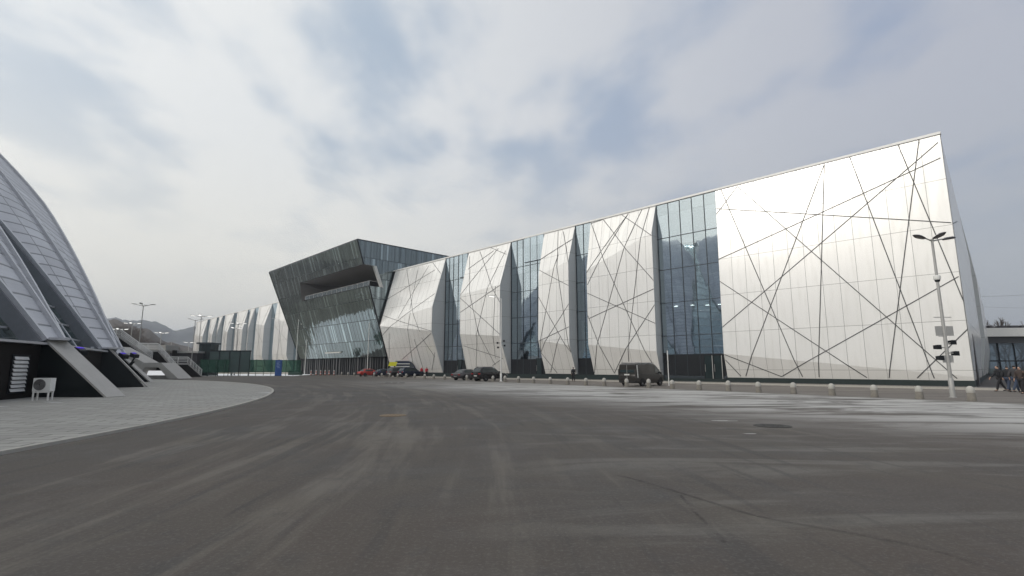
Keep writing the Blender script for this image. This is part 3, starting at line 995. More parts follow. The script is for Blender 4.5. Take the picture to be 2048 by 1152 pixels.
bb.tube((0, fn(ZT), ZT), (0, fn(Z1), Z1), .14, .14, 'darkframe', 4)
bb.tube((0, fn(Z1), Z1), (VO, fn(Z1), Z1), .10, .10, 'darkframe', 4)
bb.tube((0, fn(Z0_), Z0_), (VO, fn(Z0_), Z0_), .10, .10, 'darkframe', 4)
bb.tube((WL, fn(ZT), ZT), (WL - 5, fn(ZB), ZB), .12, .12, 'darkframe', 4)
bb.build('edge_frame', pav)
bb = MB()
bb.face([(0, fn(ZB), ZB), (WL - 5, fn(ZB), ZB), (WL - 5, -4, ZB), (0, -4, ZB)], 'darkframe')
bb.face([(WL, fn(ZT), ZT), (WL, -20, ZT), (WL - 5, -20, 0), (WL - 5, fn(ZB), ZB)], 'pav_side')
bb.face([(WL, -20, ZT), (0, -20, ZT), (0, -20, 0), (WL, -20, 0)], 'panel_far')
bb.build('rear_wall', pav)
bb = MB()   # ground floor: dark fins before dark glass
bb.face([(0.02, -.8, 0), (WL - 5, -.8, 0), (WL - 5, -.8, ZB), (0.02, -.8, ZB)], 'carglass')
bb.build('ground_floor_glazing', pav)
bb = MB()
i = 0
x = .3
while x < WL - 5.2:
    w = random.choice((.16, .22, .4, .6))
    bb.box(x, x + w, -.55, .35, 0, ZB - .01, 'blackfin')  if False else bb.box(x, x + w, -.55, .35, 0, ZB - .01, 'seam')
    x += w + random.uniform(.5, 1.1)
bb.build('fin_screen', pav)
bb = MB()
bb.box(19, 27, fn(5.4) - 0.6, fn(5.4) + .25, 5.0, 5.25, 'lightframe')
bb.build('entrance_canopy', pav)
bb = MB()   # round lit sign over the entrance, seen as a pale disc on a dark post
sg = gnd(678, 748)
sign = empty('round_sign', (sg.x, sg.y, 0), RZ)
tag(sign, 'round white sign on a black stand before the dark glass block', 'sign')
bb.lathe([(1.0, 0), (1.0, .12)], 'white', n=24)
o = bb.build('disc', sign)
o.rotation_euler = (R(-90), 0, 0)
o.location = (0, 0, 3.6)
bb = MB()
bb.box(-.7, .7, -.5, -.1, 0, 2.9, 'darkframe')
bb.build('stand', sign)

# ------------------------------------------------------------------ far wing beyond the pavilion
wing = empty('far_wing', W(136, 0), RZ)
tag(wing, 'far wing of the hall with pale folded panels, left of the dark glass block', 'sports hall')
prevs = 0
wp = [(2, 16.5, 1.9), (21.0, 32.6, 1.9), (36.2, 40.8, 1.6), (43.2, 54.5, 1.3), (58.2, 68.6, 1.7), (72.0, 76.8, 1.5), (79.4, 88.6, 1.2), (92.6, 110, 1.3)]
for i, (a, c, d) in enumerate(wp):
    petal(wing, (a, c, [(0, 20.9), (d, 14.2), (d, 5), (0, .6)], [(0, 20.9), (d * .3, 15.5), (d * .3, 6), (0, .6)]),
          [(a + (c - a) * .1, 20.5, a + (c - a) * .8, 1.5), (a + (c - a) * .9, 20.5, a + (c - a) * .2, 3), (a + .2, 9, c - .2, 14)], mat='panel_far', seam_w=.06)
b = MB()
q = [(0, -.05, .5), (0, -.05, 20.85), (111, -.05, 20.85), (111, -.05, .5)]
b.face(q, 'strip', [(p[0], p[2]) for p in q])
b.build('glazing', wing)
b = MB()
b.box(-3, 111, -.3, .1, 20.9, 21.1, 'coping')
b.build('coping', wing)
b = MB()
b.box(0, 111, -40, -.3, 0, 20.9, 'panel_far')
b.build('wall', wing)

# ------------------------------------------------------------------ arched stadium (dome of overlapping lens-shaped shells)
stad = empty('arched_stadium', (0, 0, 0))
tag(stad, 'arched stadium at the left edge with grey shells, pale ribs and black buttresses', 'stadium')
# foot position of each arch, and the heading (degrees) in which its buttress points
FEET = [(-33.5, -37.5, -36), (-25.2, -23.5, -22), (-20.8, -7.5, -5), (-20.8, 13.5, 10), (-25.53, 28.2, 17.0), (-32.67, 41.12, 6.4), (-43.6, 56.6, 14), (-60, 71, 25), (-80, 82, 40)]
TIPS = {4: (-21.6, 27.9), 5: (-30.4, 42.6), 6: (-40.6, 57.6)}
QS = [0, .8, 1.6, 2.6, 3.8, 5, 6.5, 8, 9.5, 11, 12.5, 14, 16, 18, 20.5, 23, 26, 29, 33, 38, 43, 48, 54, 60]


def zq(q):
    if q <= 16:
        return 3.05 + 1.46 * q - .0115 * q * q - .0002 * q ** 3
    u = q - 16
    return zq(16) + .94 * u - .0108 * u * u


def slope(q):
    return 1.46 - .023 * q - .0006 * q * q if q <= 16 else .94 - .0216 * (q - 16)


def dframe(i):
    x, y, a = FEET[i]
    return Vector((x, y, 0)), Vector((cos(R(a)), sin(R(a)), 0)), Vector((-sin(R(a)), cos(R(a)), 0))


def widths(q):
    qq = min(q, 30)
    return -(.85 + .292 * min(q, 24)), .85 + .10 * min(q, 24), .85 + .573 * min(q, 12) + .16 * max(0, min(q, 24) - 12)


def dpt(i, q, w, off=0.0):
    drop = (.11 * min(q, 12) + .05 * max(0, min(q - 3, 8))) * max(0, min(1, (w - widths(q)[1]) / max(.01, widths(q)[2] - widths(q)[1])))
    F_, m, t = dframe(i)
    sl = slope(q)
    nz = Vector((m.x * sl, m.y * sl, 1)).normalized()
    return F_ - m * q + t * w + Vector((0, 0, zq(q) - drop)) + nz * off


def dnormal(i, q):
    F_, m, t = dframe(i)
    sl = slope(q)
    return Vector((m.x * sl, m.y * sl, 1)).normalized()


def dome_petal(i):
    for name, fa, fb, bulge in (('shell', 0, 1, .35), ('side_shell', 1, 2, .05)):
        b = MB()
        al = 0
        for p, q in zip(QS, QS[1:]):
            dl = math.hypot(q - p, zq(q) - zq(p))
            wp_, wq_ = widths(p), widths(q)
            K = 5 if fa == 0 else 2
            for j in range(K):
                t0, t1 = j / K, (j + 1) / K

                def P_(qq, ws, t):
                    w = ws[fa] + (ws[fb] - ws[fa]) * t
                    return dpt(i, qq, w, .04 + bulge * 4 * t * (1 - t) * min(qq / 10, 1))
                A = [P_(p, wp_, t0), P_(p, wp_, t1), P_(q, wq_, t1), P_(q, wq_, t0)]
                uv = [(wp_[fa] + (wp_[fb] - wp_[fa]) * t0, al), (wp_[fa] + (wp_[fb] - wp_[fa]) * t1, al), (wq_[fa] + (wq_[fb] - wq_[fa]) * t1, al + dl), (wq_[fa] + (wq_[fb] - wq_[fa]) * t0, al + dl)]
                b.face(A, 'shell', uv)
            al += dl
        b.build(name, stad, smooth=True)
    for k, wd in ((0, .34), (1, .30), (2, .30)):
        b = MB()
        for p, q in zip(QS, QS[1:]):
            up = dnormal(i, (p + q) / 2)
            A, B = dpt(i, p, widths(p)[k]), dpt(i, q, widths(q)[k])
            if k == 0:
                b.bar(A - up * .75, B - up * .75, up, .5, .75, 'steeldark')
                b.bar(A, B, up, .2, .22, 'steel')
            else:
                b.bar(A - up * .25, B - up * .25, up, wd + .1, .28, 'steeldark')
                b.bar(A + up * .03, B + up * .03, up, wd * .6, .24, 'steel')
        b.build('rib', stad)


def dome_gap(i):
    """recessed dark roof glazing from arch i to arch i + 1, with its bars and the wall below"""
    b, f = MB(), MB()
    K = 4
    for a, (p, q) in enumerate(zip(QS, QS[1:])):
        for j in range(K):
            def G(qq, t):
                return dpt(i, qq, widths(qq)[2] - .2, -.9).lerp(dpt(i + 1, qq, widths(qq)[0] + .2, -.9), t)
            A = [G(p, j / K), G(p, (j + 1) / K), G(q, (j + 1) / K), G(q, j / K)]
            b.face(A, 'domeglass', [(j * 2, p), (j * 2 + 2, p), (j * 2 + 2, q), (j * 2, q)])
            if j and p < 30:
                f.tube(A[0], A[3], .06, .06, 'steel', 5, False)
        if 0 < p < 34:
            f.tube(G(p, 0), G(p, 1), .09, .09, 'steel', 5, False)
    g = b.build('roof_glazing', stad, smooth=True)
    f.build('glazing_bars', g)
    F0_, m0, t0 = dframe(i)
    F1_, m1, t1 = dframe(i + 1)
    A, B = F0_ - m0 * .3, F1_ - m1 * .3
    out = (m0 + m1).normalized()
    b = MB()
    z = Vector((0, 0, 1))
    b.face([A, B, B + z * 2.9, A + z * 2.9], 'blackwall')
    b.build('base_wall', stad)
    b = MB()
    up = Vector((0, 0, 1))
    b.bar(A + z * 2.85 + out * .15, B + z * 2.85 + out * .15, up, .5, .12, 'steel')
    b.face([A + z * 2.92 + out * .3, B + z * 2.92 + out * .3, B + z * 2.92 - out * 1.2, A + z * 2.92 - out * 1.2], 'steeldark')
    b.build('eaves', stad)
    return A, B, out


def buttress(i):
    F_, m, t = dframe(i)
    w = .52
    tip = Vector((*TIPS[i], 0)) if i in TIPS else F_ + m * 4.4
    blen = (tip - F_).length
    m = (tip - F_).normalized()
    t = Vector((-m.y, m.x, 0))
    P = [F_ - m * 1.5, F_ + m * blen, F_ + m * .2 + Vector((0, 0, 3.05)), F_ - m * 1.5 + Vector((0, 0, 3.05))]
    b = MB()
    b.prism([tuple(x - t * w) for x in P], tuple(t * 2 * w), 'black')
    o = b.build('buttress', stad)
    b = MB()
    up = (m * 3.1 + Vector((0, 0, blen))).normalized()
    b.bar(F_ + m * (blen + .15) + Vector((0, 0, .0)), F_ + m * .1 + Vector((0, 0, 3.08)), up, 2 * w + .18, .10, 'concrete')
    b.build('sloping_cap', o)
    b = MB()
    c = F_ + Vector((0, 0, 3.12))
    poly = [c - m * 1.0 - t * .9, c + m * .1 - t * .85, c + m * 1.1 - t * .1, c + m * .1 + t * .85, c - m * 1.0 + t * .9]
    b.prism([tuple(x) for x in poly], (0, 0, .13), 'steel')
    b.build('foot_plate', stad)


for i in range(len(FEET)):
    dome_petal(i)
    buttress(i)
    if i < len(FEET) - 1:
        seg = dome_gap(i)
        if i == 3:
            wallseg = seg
# louvred window in the base wall: where the line of sight through photo x = 36 meets the wall
A_, B_, out_ = wallseg
wd_ = (B_ - A_).normalized()
wn_ = Vector((wd_.y, -wd_.x, 0))
rr = ray(36, 745)
t_ = (A_.x * wn_.x + A_.y * wn_.y) / (rr.x * wn_.x + rr.y * wn_.y)
o3 = Vector((rr.x * t_, rr.y * t_, 0))


def wq(u0, u1, z0, z1, n0, n1, mat):
    pts = []
    for z, n in ((z0, n0), (z1, n1)):
        for u, dn in ((u0, 0), (u1, 0), (u1, -.03), (u0, -.03)):
            pts.append(tuple(o3 + wd_ * u + wn_ * (n + dn) + Vector((0, 0, z))))
    b.hexa(pts, mat)


b = MB()
wq(-.72, .80, .32, 2.28, .05, .05, 'darkframe')
win = b.build('louvre_window', stad)
b = MB()
for k in range(9):
    z = .42 + k * .2
    wq(-.62, .55, z, z + .15, .14, .08, 'white')
b.build('louvre_blades', win)

# purple-lensed floodlights clipped to the first buttresses
for k, (px, py, Y, sc, lb) in enumerate(((160, 703, 30.5, 1.0, 'nearest black projector with purple lens, on the first pale buttress'),
                                      (246, 712, 44.0, 1.05, 'middle black projector with purple lens, on the second buttress'),
                                      (268, 711, 52, 1.1, 'farthest black projector with purple lens, beside the grey portal'))):
    p = at(px, py, Y)
    f = empty('floodlight', p, R(-20))
    f.scale = (sc, sc, sc)
    tag(f, lb, 'floodlight', 'purple floodlights on the stadium buttresses')
    b = MB()
    b.prism([(-.32, -.22, -.10), (.36, -.22, -.24), (.42, -.22, .06), (-.20, -.22, .26)], (0, .44, 0), 'darkframe')
    b.build('housing', f)
    b = MB()
    b.face([(-.34, -.2, -.08), (-.34, .2, -.08), (-.24, .2, .24), (-.24, -.2, .24)], 'purple')
    b.face([(-.18, -.18, .275), (.14, -.18, .19), (.14, .18, .19), (-.18, .18, .275)], 'purple')
    b.build('lens', f)
    b = MB()
    b.bar((.1, 0, -.15), (-.30, 0, -.72), (1, 0, 0), .12, .08, 'darkframe')
    b.bar((-.52, 0, -.95), (-.1, 0, -.6), (1, 0, .3), .3, .16, 'darkframe')
    b.build('bracket', f)

# air conditioner
g0 = gnd(84, 801, .12)
ac = empty('air_conditioner', g0, R(8))
tag(ac, 'white air conditioner outdoor unit on a white stand by the black buttress', 'air conditioner')
b = MB()
b.box(-.36, .36, -.16, .16, .42, 1.02, 'white')
b.build('casing', ac)
b = MB()
for k in range(6):
    rr = .05 + k * .04
    for i in range(24):
        a0, a1 = 2 * pi * i / 24, 2 * pi * (i + 1) / 24
        b.tube((-.08 + rr * cos(a0), -.175, .72 + rr * sin(a0)), (-.08 + rr * cos(a1), -.175, .72 + rr * sin(a1)), .006, .006, 'galv', 4, False)
b.tube((-.08, -.163, .72), (-.08, -.168, .72), .25, .25, 'cargrey', 20)
b.build('fan_grille', ac)
b = MB()
for x in (-.31, .31):
    for y in (-.13, .13):
        b.box(x - .025, x + .025, y - .025, y + .025, 0, .42, 'white')
b.box(-.35, .35, -.15, -.11, .36, .41, 'white')
b.box(-.35, .35, .11, .15, .36, .41, 'white')
b.build('stand', ac)

# ------------------------------------------------------------------ stairs and portal beyond the stadium
def stair_wing(label, Y, land_px, foot_px, back_px, depth=2.6):
    """concrete stair coming down to the right; pixels give the landing edge, foot and back end"""
    f = at(*foot_px, Y)
    az = R(32)
    ux, uy = cos(az), sin(az)

    def inpl(px):          # where the line of sight meets the stair's own side plane
        r_ = ray(*px)
        t_ = (f.x * uy - f.y * ux) / (r_.x * uy - r_.y * ux)
        return (r_.x * t_ - f.x) * ux + (r_.y * t_ - f.y) * uy, CH + r_.z * t_
    (ax_, az_), (kx_, kz_) = inpl(land_px), inpl(back_px)
    o = empty('staircase', (f.x, Y, 0.05), az)
    tag(o, label, 'staircase', 'stairs up to the stadium deck')
    lx, fx, bx = ax_, 0.0, kx_
    zl = az_ - .05
    zf = max(f.z - .05, 0)
    run, rise = fx - lx, zl - zf
    n = max(4, int(rise / .17))
    b = MB()
    b.prism([(bx, 0, 0), (fx, 0, 0), (fx, 0, zf + .02), (lx, 0, zl - .25), (bx, 0, zl - .25)], (0, depth, 0), 'blackwall')
    b.build('side_wall', o)
    b = MB()
    for i in range(n):
        x0 = fx - run * (i + 1) / n
        z = zf + rise * (i + 1) / n
        b.box(x0, x0 + run / n + .04, -.12, depth + .12, z - rise / n - .12, z, 'concrete')
    b.box(bx, lx, -.15, depth + .15, zl - .3, zl, 'concrete')
    b.build('flight', o)
    for yy in (-.1, depth + .1):
        b = MB()
        m = max(5, int(run / .9))
        for h in (1.05, .8, .55, .3):
            r_ = .05 if h > 1 else .03
            b.tube((lx, yy, zl + h), (fx, yy, zf + h), r_, r_, 'white', 6)
            b.tube((bx, yy, zl + h), (lx, yy, zl + h), r_, r_, 'white', 6)
        for i in range(m + 1):
            x = lx + (fx - lx) * i / m
            z = zl + (zf - zl) * i / m
            b.tube((x, yy, z), (x, yy, z + 1.05), .035, .035, 'white', 6)
        m2 = max(2, int((lx - bx) / 1.1))
        for i in range(m2 + 1):
            x = bx + (lx - bx) * i / m2
            b.tube((x, yy, zl), (x, yy, zl + 1.05), .035, .035, 'white', 6)
        b.build('railing', o)
    return o


stair_wing('highest flight of stairs with white railings beside the stadium ribs', 78, (238, 672), (302, 718), (215, 672))
stair_wing('middle flight of stairs with white railings, behind the grey portal', 84, (315, 700), (352, 742), (272, 700))
stair_wing('lowest flight of stairs with white railings and black side, nearest the green fence', 92, (375, 726), (403, 751), (335, 726))
Yp = 72
p0, p1 = at(283, 745, Yp), at(352, 755, Yp)
po = empty('concrete_portal', (p0.x, Yp, .12))
tag(po, 'grey sloping concrete portal with a lit white opening under the stairs', 'entrance')
W_ = p1.x - p0.x
b = MB()
zt = at(300, 730, Yp).z
b.prism([(-4.8, 0, 4.1), (-4.4, 0, 4.5), (0.2, 0, zt + .2), (2.6, 0, zt + .2), (W_ + .3, 0, 0), (W_ - 1.1, 0, 0), (2.3, 0, zt - .45), (0.3, 0, zt - .45), (-.3, 0, 0.0), (-1.3, 0, 0.0), (-.9, 0, zt - .6)], (0, 3.2, 0), 'concrete')
b.build('frame', po)
b = MB()
b.box(-.2, 2.6, 1.2, 1.3, .45, 1.1, 'screen')
b.build('lit_window', po)
b = MB()
b.box(-.3, 3.2, 2.6, 3.0, 0, zt - .5, 'blackwall')
b.box(-.25, 3.3, .9, 1.3, 0, .42, 'concrete')
b.build('back_wall', po)
# elevated deck behind the stairs
b = MB()
k0, k1 = at(268, 690, 100), at(352, 690, 100)
dk = empty('walkway_deck', (k0.x, 100, 0))
tag(dk, 'long raised walkway deck with pale parapet behind the stairs', 'walkway')
b.box(-8, (k1.x - k0.x) - 2, 0, 4, k0.z - 1.0, k0.z, 'concrete')
b.build('deck', dk)
b = MB()
for i in range(6):
    b.box(-7 + i * 2.8, -6.4 + i * 2.8, 1, 1.6, 0, k0.z - 1.0, 'blackwall')
b.build('piers', dk)
b = MB()
lw, rw = at(340, 706, 104), at(395, 706, 104)
lb = empty('low_building', (lw.x, 104, 0))
tag(lb, 'low grey building with a flat pale roof behind the lowest stairs', 'building')
b.box(0, rw.x - lw.x, 0, 8, 0, lw.z, 'cargrey')
b.build('wall', lb)
b = MB()
b.box(-.3, rw.x - lw.x + .3, -.4, 8.2, lw.z, lw.z + .35, 'galv')
b.build('roof', lb)
b = MB()
for i in range(4):
    b.box(.5 + i * 1.5, 1.6 + i * 1.5, -.05, 0.02, 1.4, 2.6, 'carglass')
b.build('window', lb)

# ------------------------------------------------------------------ booth, green fence, kiosk
YF = 101.0
b0 = at(393, 745, 106)
bo = empty('glazed_booth', (b0.x, 106, 0))
tag(bo, 'tall dark glazed booth behind the green fence next to the white lamp pole', 'booth')
hw = at(416, 745, 106).x - b0.x
zt = at(400, 685, 106).z
b = MB()
b.box(0, hw, 0, 3, 0, zt - .3, 'carglass')
b.build('glazing', bo)
b = MB()
for x in (0, hw * .33, hw * .66, hw):
    b.box(x - .06, x + .06, -.05, .0, 0, zt - .3, 'lightframe' if x == 0 else 'darkframe')
for z in (2.6, 4.6):
    b.box(0, hw, -.04, .01, z - .05, z + .05, 'darkframe')
b.build('frame', bo)
b = MB()
b.box(-.35, hw + .3, -.4, 3.3, zt - .3, zt, 'mull')
b.build('roof', bo)
q0, q1 = at(415, 745, 103.5), at(498, 745, 103.5)
cn = empty('screened_enclosure', (q0.x, 103.5, 0))
tag(cn, 'long dark green screened enclosure with a black top rail behind the fence', 'enclosure')
zt = at(450, 703, 103.5).z
b = MB()
b.box(0, q1.x - q0.x, 0, .06, .7, zt, 'encl')
b.build('screen', cn)
b = MB()
b.box(-.1, q1.x - q0.x + .1, -.08, .12, zt, zt + .22, 'darkframe')
for i in range(5):
    x = (q1.x - q0.x) * i / 4
    b.box(x - .06, x + .06, -.08, 0, 0, zt, 'darkframe')
b.build('frame', cn)

f0, f1 = at(398, 751, YF), at(600, 751, YF + 9)
fe = empty('green_fence', (f0.x, f0.y, 0), math.atan2(f1.y - f0.y, f1.x - f0.x))
tag(fe, 'green mesh fence with dark posts before the snow, left of the glass block', 'fence')
FL = math.hypot(f1.x - f0.x, f1.y - f0.y)
b = MB()
b.box(0, FL, 0, .03, .75, 3.25, 'green')
b.build('mesh_screen', fe)
n = 13
for i in range(n + 1):
    b = MB()
    x = FL * i / n
    b.box(x - .05, x + .05, -.06, .0, 0, 3.4, 'greenpost')
    b.box(x - .09, x + .09, -.1, .04, 0, .06, 'greenpost')
    b.build('post', fe)
b = MB()
for z in (.75, 2.0, 3.25):
    b.box(0, FL, -.03, .0, z - .03, z + .03, 'greenpost')
b.build('rail', fe)

g0 = gnd(556, 752)
ki = empty('totem_sign', g0, R(2))
tag(ki, 'tall blue information totem in front of the green fence', 'sign')
b = MB()
b.box(-.62, .62, -.16, .16, .08, 3.2, 'blue')
b.build('panel', ki)
b = MB()
b.box(-.66, .66, -.2, .2, 0, .08, 'darkframe')
b.build('base', ki)
b = MB()
for i, (a, c) in enumerate(((-.3, .3), (-.36, .1), (-.3, .34), (-.36, .2), (-.2, .3))):
    b.box(a, c, -.17, -.16, 2.75 - i * .28, 2.82 - i * .28, 'bluelight')
b.build('lettering', ki)


# ------------------------------------------------------------------ poles and masts
def heads(b, n, reach, z, lit='lamp', tilt=.15, size=.55):
    for i in range(n):
        a = 2 * pi * i / n + .4
        x, y = cos(a) * reach, sin(a) * reach
        b.bar((0, 0, z - .1), (x, y, z + tilt), (0, 0, 1), .07, .07, 'galv')


def mast(px, ytop, Y, nheads, reach, label, ybase=None, grp='lamp masts beyond the stairs and fence', r=.11, lit=True, hs=.5):
    p = at(px, ytop, Y)
    z = p.z
    if ybase:
        g_ = gnd(px, ybase)
    o = empty('lamp_mast', (p.x, Y, 0))
    tag(o, label, 'lamp post', grp)
    b = MB()
    b.tube((0, 0, 0), (0, 0, z), r, r * .6, 'galv', 10)
    b.lathe([(r * 2.2, 0), (r * 2.2, .05), (r * 1.3, .12), (r * 1.3, .8), (r, .86)], 'galv', n=10)
    b.build('pole', o, smooth=True)
    b = MB()
    for i in range(nheads):
        a = 2 * pi * i / nheads + .35
        b.tube((0, 0, z - .15), (cos(a) * reach, sin(a) * reach, z + .12), .05, .035, 'galv', 6)
    b.build('arms', o)
    for i in range(nheads):
        a = 2 * pi * i / nheads + .35
        c, s_ = cos(a), sin(a)
        u, v = Vector((c, s_, .12)), Vector((-s_, c, 0))
        q = Vector((c * reach, s_ * reach, z + .12))
        b = MB()
        P = [q - v * hs * .22, q + u * hs * .55 - v * hs * .32, q + u * hs - v * hs * .15, q + u * hs + v * hs * .15, q + u * hs * .55 + v * hs * .32, q + v * hs * .22]
        b.prism([tuple(x) for x in P], (0, 0, .1), 'galv')
        h = b.build('lamp_head', o)
        if lit:
            b = MB()
            P2 = [q + (x - q) * .85 + Vector((0, 0, -.006)) for x in P]
            b.prism([tuple(x) for x in P2], (0, 0, -.05), 'lamp')
            b.build('lens', h)
    return o


mast(287, 611, 90, 4, 1.0, 'tallest grey lamp mast above the stairs at the stadium edge', hs=.8, lit=False)
mast(265, 648, 98, 4, .8, 'lit lamp mast just right of the stadium ribs, before the brown hill', hs=.7)
mast(239, 660, 72, 4, .6, 'short lit lamp mast rising from the highest stairs', hs=.5)
mast(323, 667, 104, 4, .6, 'low lit lamp mast above the stair landing', hs=.7)
mast(343, 684, 150, 2, .6, 'small distant unlit lamp mast before the bluish hill', lit=False)
mast(403, 633, 112, 4, 1.2, 'lit lamp mast with a wide head, behind the glazed booth', hs=1.0)
mast(391, 640, 99, 2, .8, 'dark thin mast left of the wide-headed one', lit=False, r=.09)
mast(470, 657, 108, 3, .5, 'lit lamp mast standing just left of its twin behind the fence', hs=.7)
mast(477, 648, 112, 4, 1.0, 'slightly taller lit lamp mast, right of its twin behind the fence', hs=.7)
mast(378, 686, 130, 2, .3, 'small lit lamp far behind the low building', hs=1.0)


def cam_pole(px, ytop, yb, label, arms=1, lit=True, r=.085, face=0.0, zoff=0, Y=None):
    g_ = gnd(px, yb) if Y is None else at(px, yb, Y)
    p = at(px, ytop, g_.y)
    o = empty('lamp_post', (g_.x, g_.y, zoff))
    tag(o, label, 'lamp post', 'slim grey lamp posts round the forecourt')
    z = p.z - zoff
    b = MB()
    b.tube((0, 0, 0), (0, 0, z), r, r * .55, 'white', 10)
    b.lathe([(r * 2, 0), (r * 2, .04), (r * 1.3, .1), (r * 1.3, .9), (r, .95)], 'white', n=10)
    b.build('pole', o, smooth=True)
    for k in range(arms):
        a = face + k * pi
        c, s_ = cos(a), sin(a)
        b = MB()
        b.tube((0, 0, z - .05), (c * .9, s_ * .9, z + .22), .04, .03, 'white', 6)
        b.build('arm', o)
        b = MB()
        u, v = Vector((c, s_, .1)), Vector((-s_, c, 0))
        q = Vector((c * .85, s_ * .85, z + .2))
        P = [q - v * .12, q + u * .35 - v * .2, q + u * .8 - v * .1, q + u * .8 + v * .1, q + u * .35 + v * .2, q + v * .12]
        b.prism([tuple(x) for x in P], (0, 0, .09), 'white')
        h = b.build('lamp_head', o)
        if lit:
            b = MB()
            b.prism([tuple(q + (x - q) * .8 + Vector((0, 0, -.006))) for x in P], (0, 0, -.03), 'lamp')
            b.build('lens', h)
    return o


def speaker_cluster(o, z, s=1.0, mats='darkframe'):
    for dx, dz in ((-.46, .15), (-.40, -.42), (.36, .40), (.44, -.18)):
        b = MB()
        x, w = dx * s, .12 * s
        b.hexa([(x - w, -w, z + dz * s - w), (x + w, -w, z + dz * s - w), (x + w, w * 1.2, z + dz * s - w * .8), (x - w, w * 1.2, z + dz * s - w * .8),
                (x - w, -w, z + dz * s + w), (x + w, -w, z + dz * s + w), (x + w, w * 1.2, z + dz * s + w * .8), (x - w, w * 1.2, z + dz * s + w * .8)], mats)
        b.tube((x, 0, z + dz * s), (0, 0, z + dz * s * .8), .03 * s, .03 * s, 'galv', 6)
        b.build('speaker_box', o)


cam_pole(552, 640, 751, 'slim lamp post directly behind the blue totem', 1, False, face=R(200))
pg = cam_pole(590, 603, 749, 'slim white lamp post by the green box, left of the dark glass block', 1, True, face=R(180))
cam_pole(609, 651, 749, 'slim lamp post with two small heads, before the left part of the glass block', 2, False, face=R(20))
cam_pole(624, 660, 748, 'thin lamp post without lit head, second before the glass block', 1, False, face=R(90), r=.07)
cam_pole(734, 622, 752, 'slim white lamp post rising behind the red car', 1, False, face=R(90))
cp = cam_pole(1002, 597, 763, 'slim grey lamp post with four small dark speakers beside two dark cars', 1, True, face=R(190), r=.10)
speaker_cluster(cp, 4.45, .95)
g0 = gnd(862, 755)
p4 = cam_pole(862, 703, 753, 'short pale post with dark boxes, added for the cluster mirrored in the folded panel', 0, False, r=.05)  # post added to hold boxes that stand in for a mirrored speaker cluster
speaker_cluster(p4, at(860, 713, gnd(862, 753).y).z, 1.1)
bx = empty('green_box', (gnd(589, 750).x + .6, gnd(589, 750).y - 1.0, 0))
tag(bx, 'dark green utility box at the foot of the lamp post left of the glass block', 'utility box')
b = MB()
b.box(-1.5, 1.5, -.4, .4, 0, 1.0, 'darkgreen')
b.build('cabinet', bx)
b = MB()
b.box(-1.55, 1.55, -.45, .45, 1.0, 1.08, 'greenpost')
b.build('lid', bx)

# the near lamp post on the right
g0 = gnd(1906, 795)
lp = empty('street_lamp', (g0.x, g0.y, 0))
tag(lp, 'tall pale lamp post with three flat heads and speakers, near the hall corner', 'lamp post')
zt = at(1864, 478, g0.y).z
b = MB()
b.tube((0, 0, 0), (0, 0, zt), .10, .06, 'galv', 14)
b.lathe([(.17, 0), (.17, .03), (.125, .04), (.125, 1.0), (.10, 1.05)], 'galv', n=14)
b.build('pole', lp, smooth=True)
for ang, ln in ((R(195), 1.0), (R(5), 1.25), (R(268), .22)):
    c, s_ = cos(ang), sin(ang)
    b = MB()
    b.tube((0, 0, zt - .12), (c * ln * .55, s_ * ln * .55, zt + .02), .045, .035, 'galv', 8)
    b.build('arm', lp)
    b = MB()
    u, v = Vector((c, s_, .16)), Vector((-s_, c, 0))
    q = Vector((c * ln * .5, s_ * ln * .5, zt + .0))
    pr = [(0, .06), (.12, .12), (.35, .17), (.6, .17), (.8, .11), (.9, .03)]
    top = [q + u * a + v * w_ for a, w_ in pr] + [q + u * a - v * w_ for a, w_ in reversed(pr)]
    mid = sum(top, Vector()) / len(top)
    low = [mid + (x - mid) * .8 + Vector((0, 0, -.07)) for x in top]
    up_ = [mid + (x - mid) * .6 + Vector((0, 0, .07)) for x in top]
    m_ = len(top)
    for i in range(m_):
        j = (i + 1) % m_
        b.face([top[i], top[j], up_[j], up_[i]], 'cargrey')
        b.face([low[i], low[j], top[j], top[i]], 'cargrey')
    b.face(up_, 'cargrey')
    b.face(list(reversed(low)), 'cargrey')
    b.build('lamp_head', lp)
b = MB()
zc = at(1875, 560, g0.y).z
b.lathe([(.13, 0), (.17, .05), (.17, .22), (.13, .27)], 'white', (0, 0, zc), 14)
b.lathe([(.06, -.13), (.12, -.08), (.13, 0)], 'darkframe', (0, 0, zc), 14)
b.build('dome_camera', lp)
speaker_cluster(lp, at(1897, 700, g0.y).z, 1.05)
zc = at(1889, 662, g0.y).z
b = MB()
for sx in (-1, 1):
    b.box(sx * .31 - .19, sx * .31 + .19, -.03, .0, zc - .27, zc + .27, 'galv')
b.box(-.5, .5, -.02, .0, zc + .75, zc + .79, 'galv')
b.box(-.36, .1, -.02, .0, zc - .32, zc - .28, 'galv')
b.build('sensor_panel', lp)
b = MB()
b.box(-.30, .28, -.04, .0, zc - 1.75, zc - 1.35, 'galv')
b.build('control_box', lp)

# sign post by the van
g0 = gnd(1338, 772)
sp_ = empty('sign_post', (g0.x, g0.y, 0))
tag(sp_, 'thin white post with two small dark signs, between the van and the glass strip', 'sign post')
zt = at(1340, 701, g0.y).z
b = MB()
b.tube((0, 0, 0), (0, 0, zt), .045, .045, 'white', 8)
b.build('pole', sp_)
for k in range(2):
    b = MB()
    b.box(-.42, -.1, -.03, .03, zt - .55 - k * .55, zt - .2 - k * .55, 'darkframe')
    b.tube((-.1, 0, zt - .3 - k * .55), (0, 0, zt - .3 - k * .55), .015, .015, 'galv', 5)
    b.build('sign_plate', sp_)

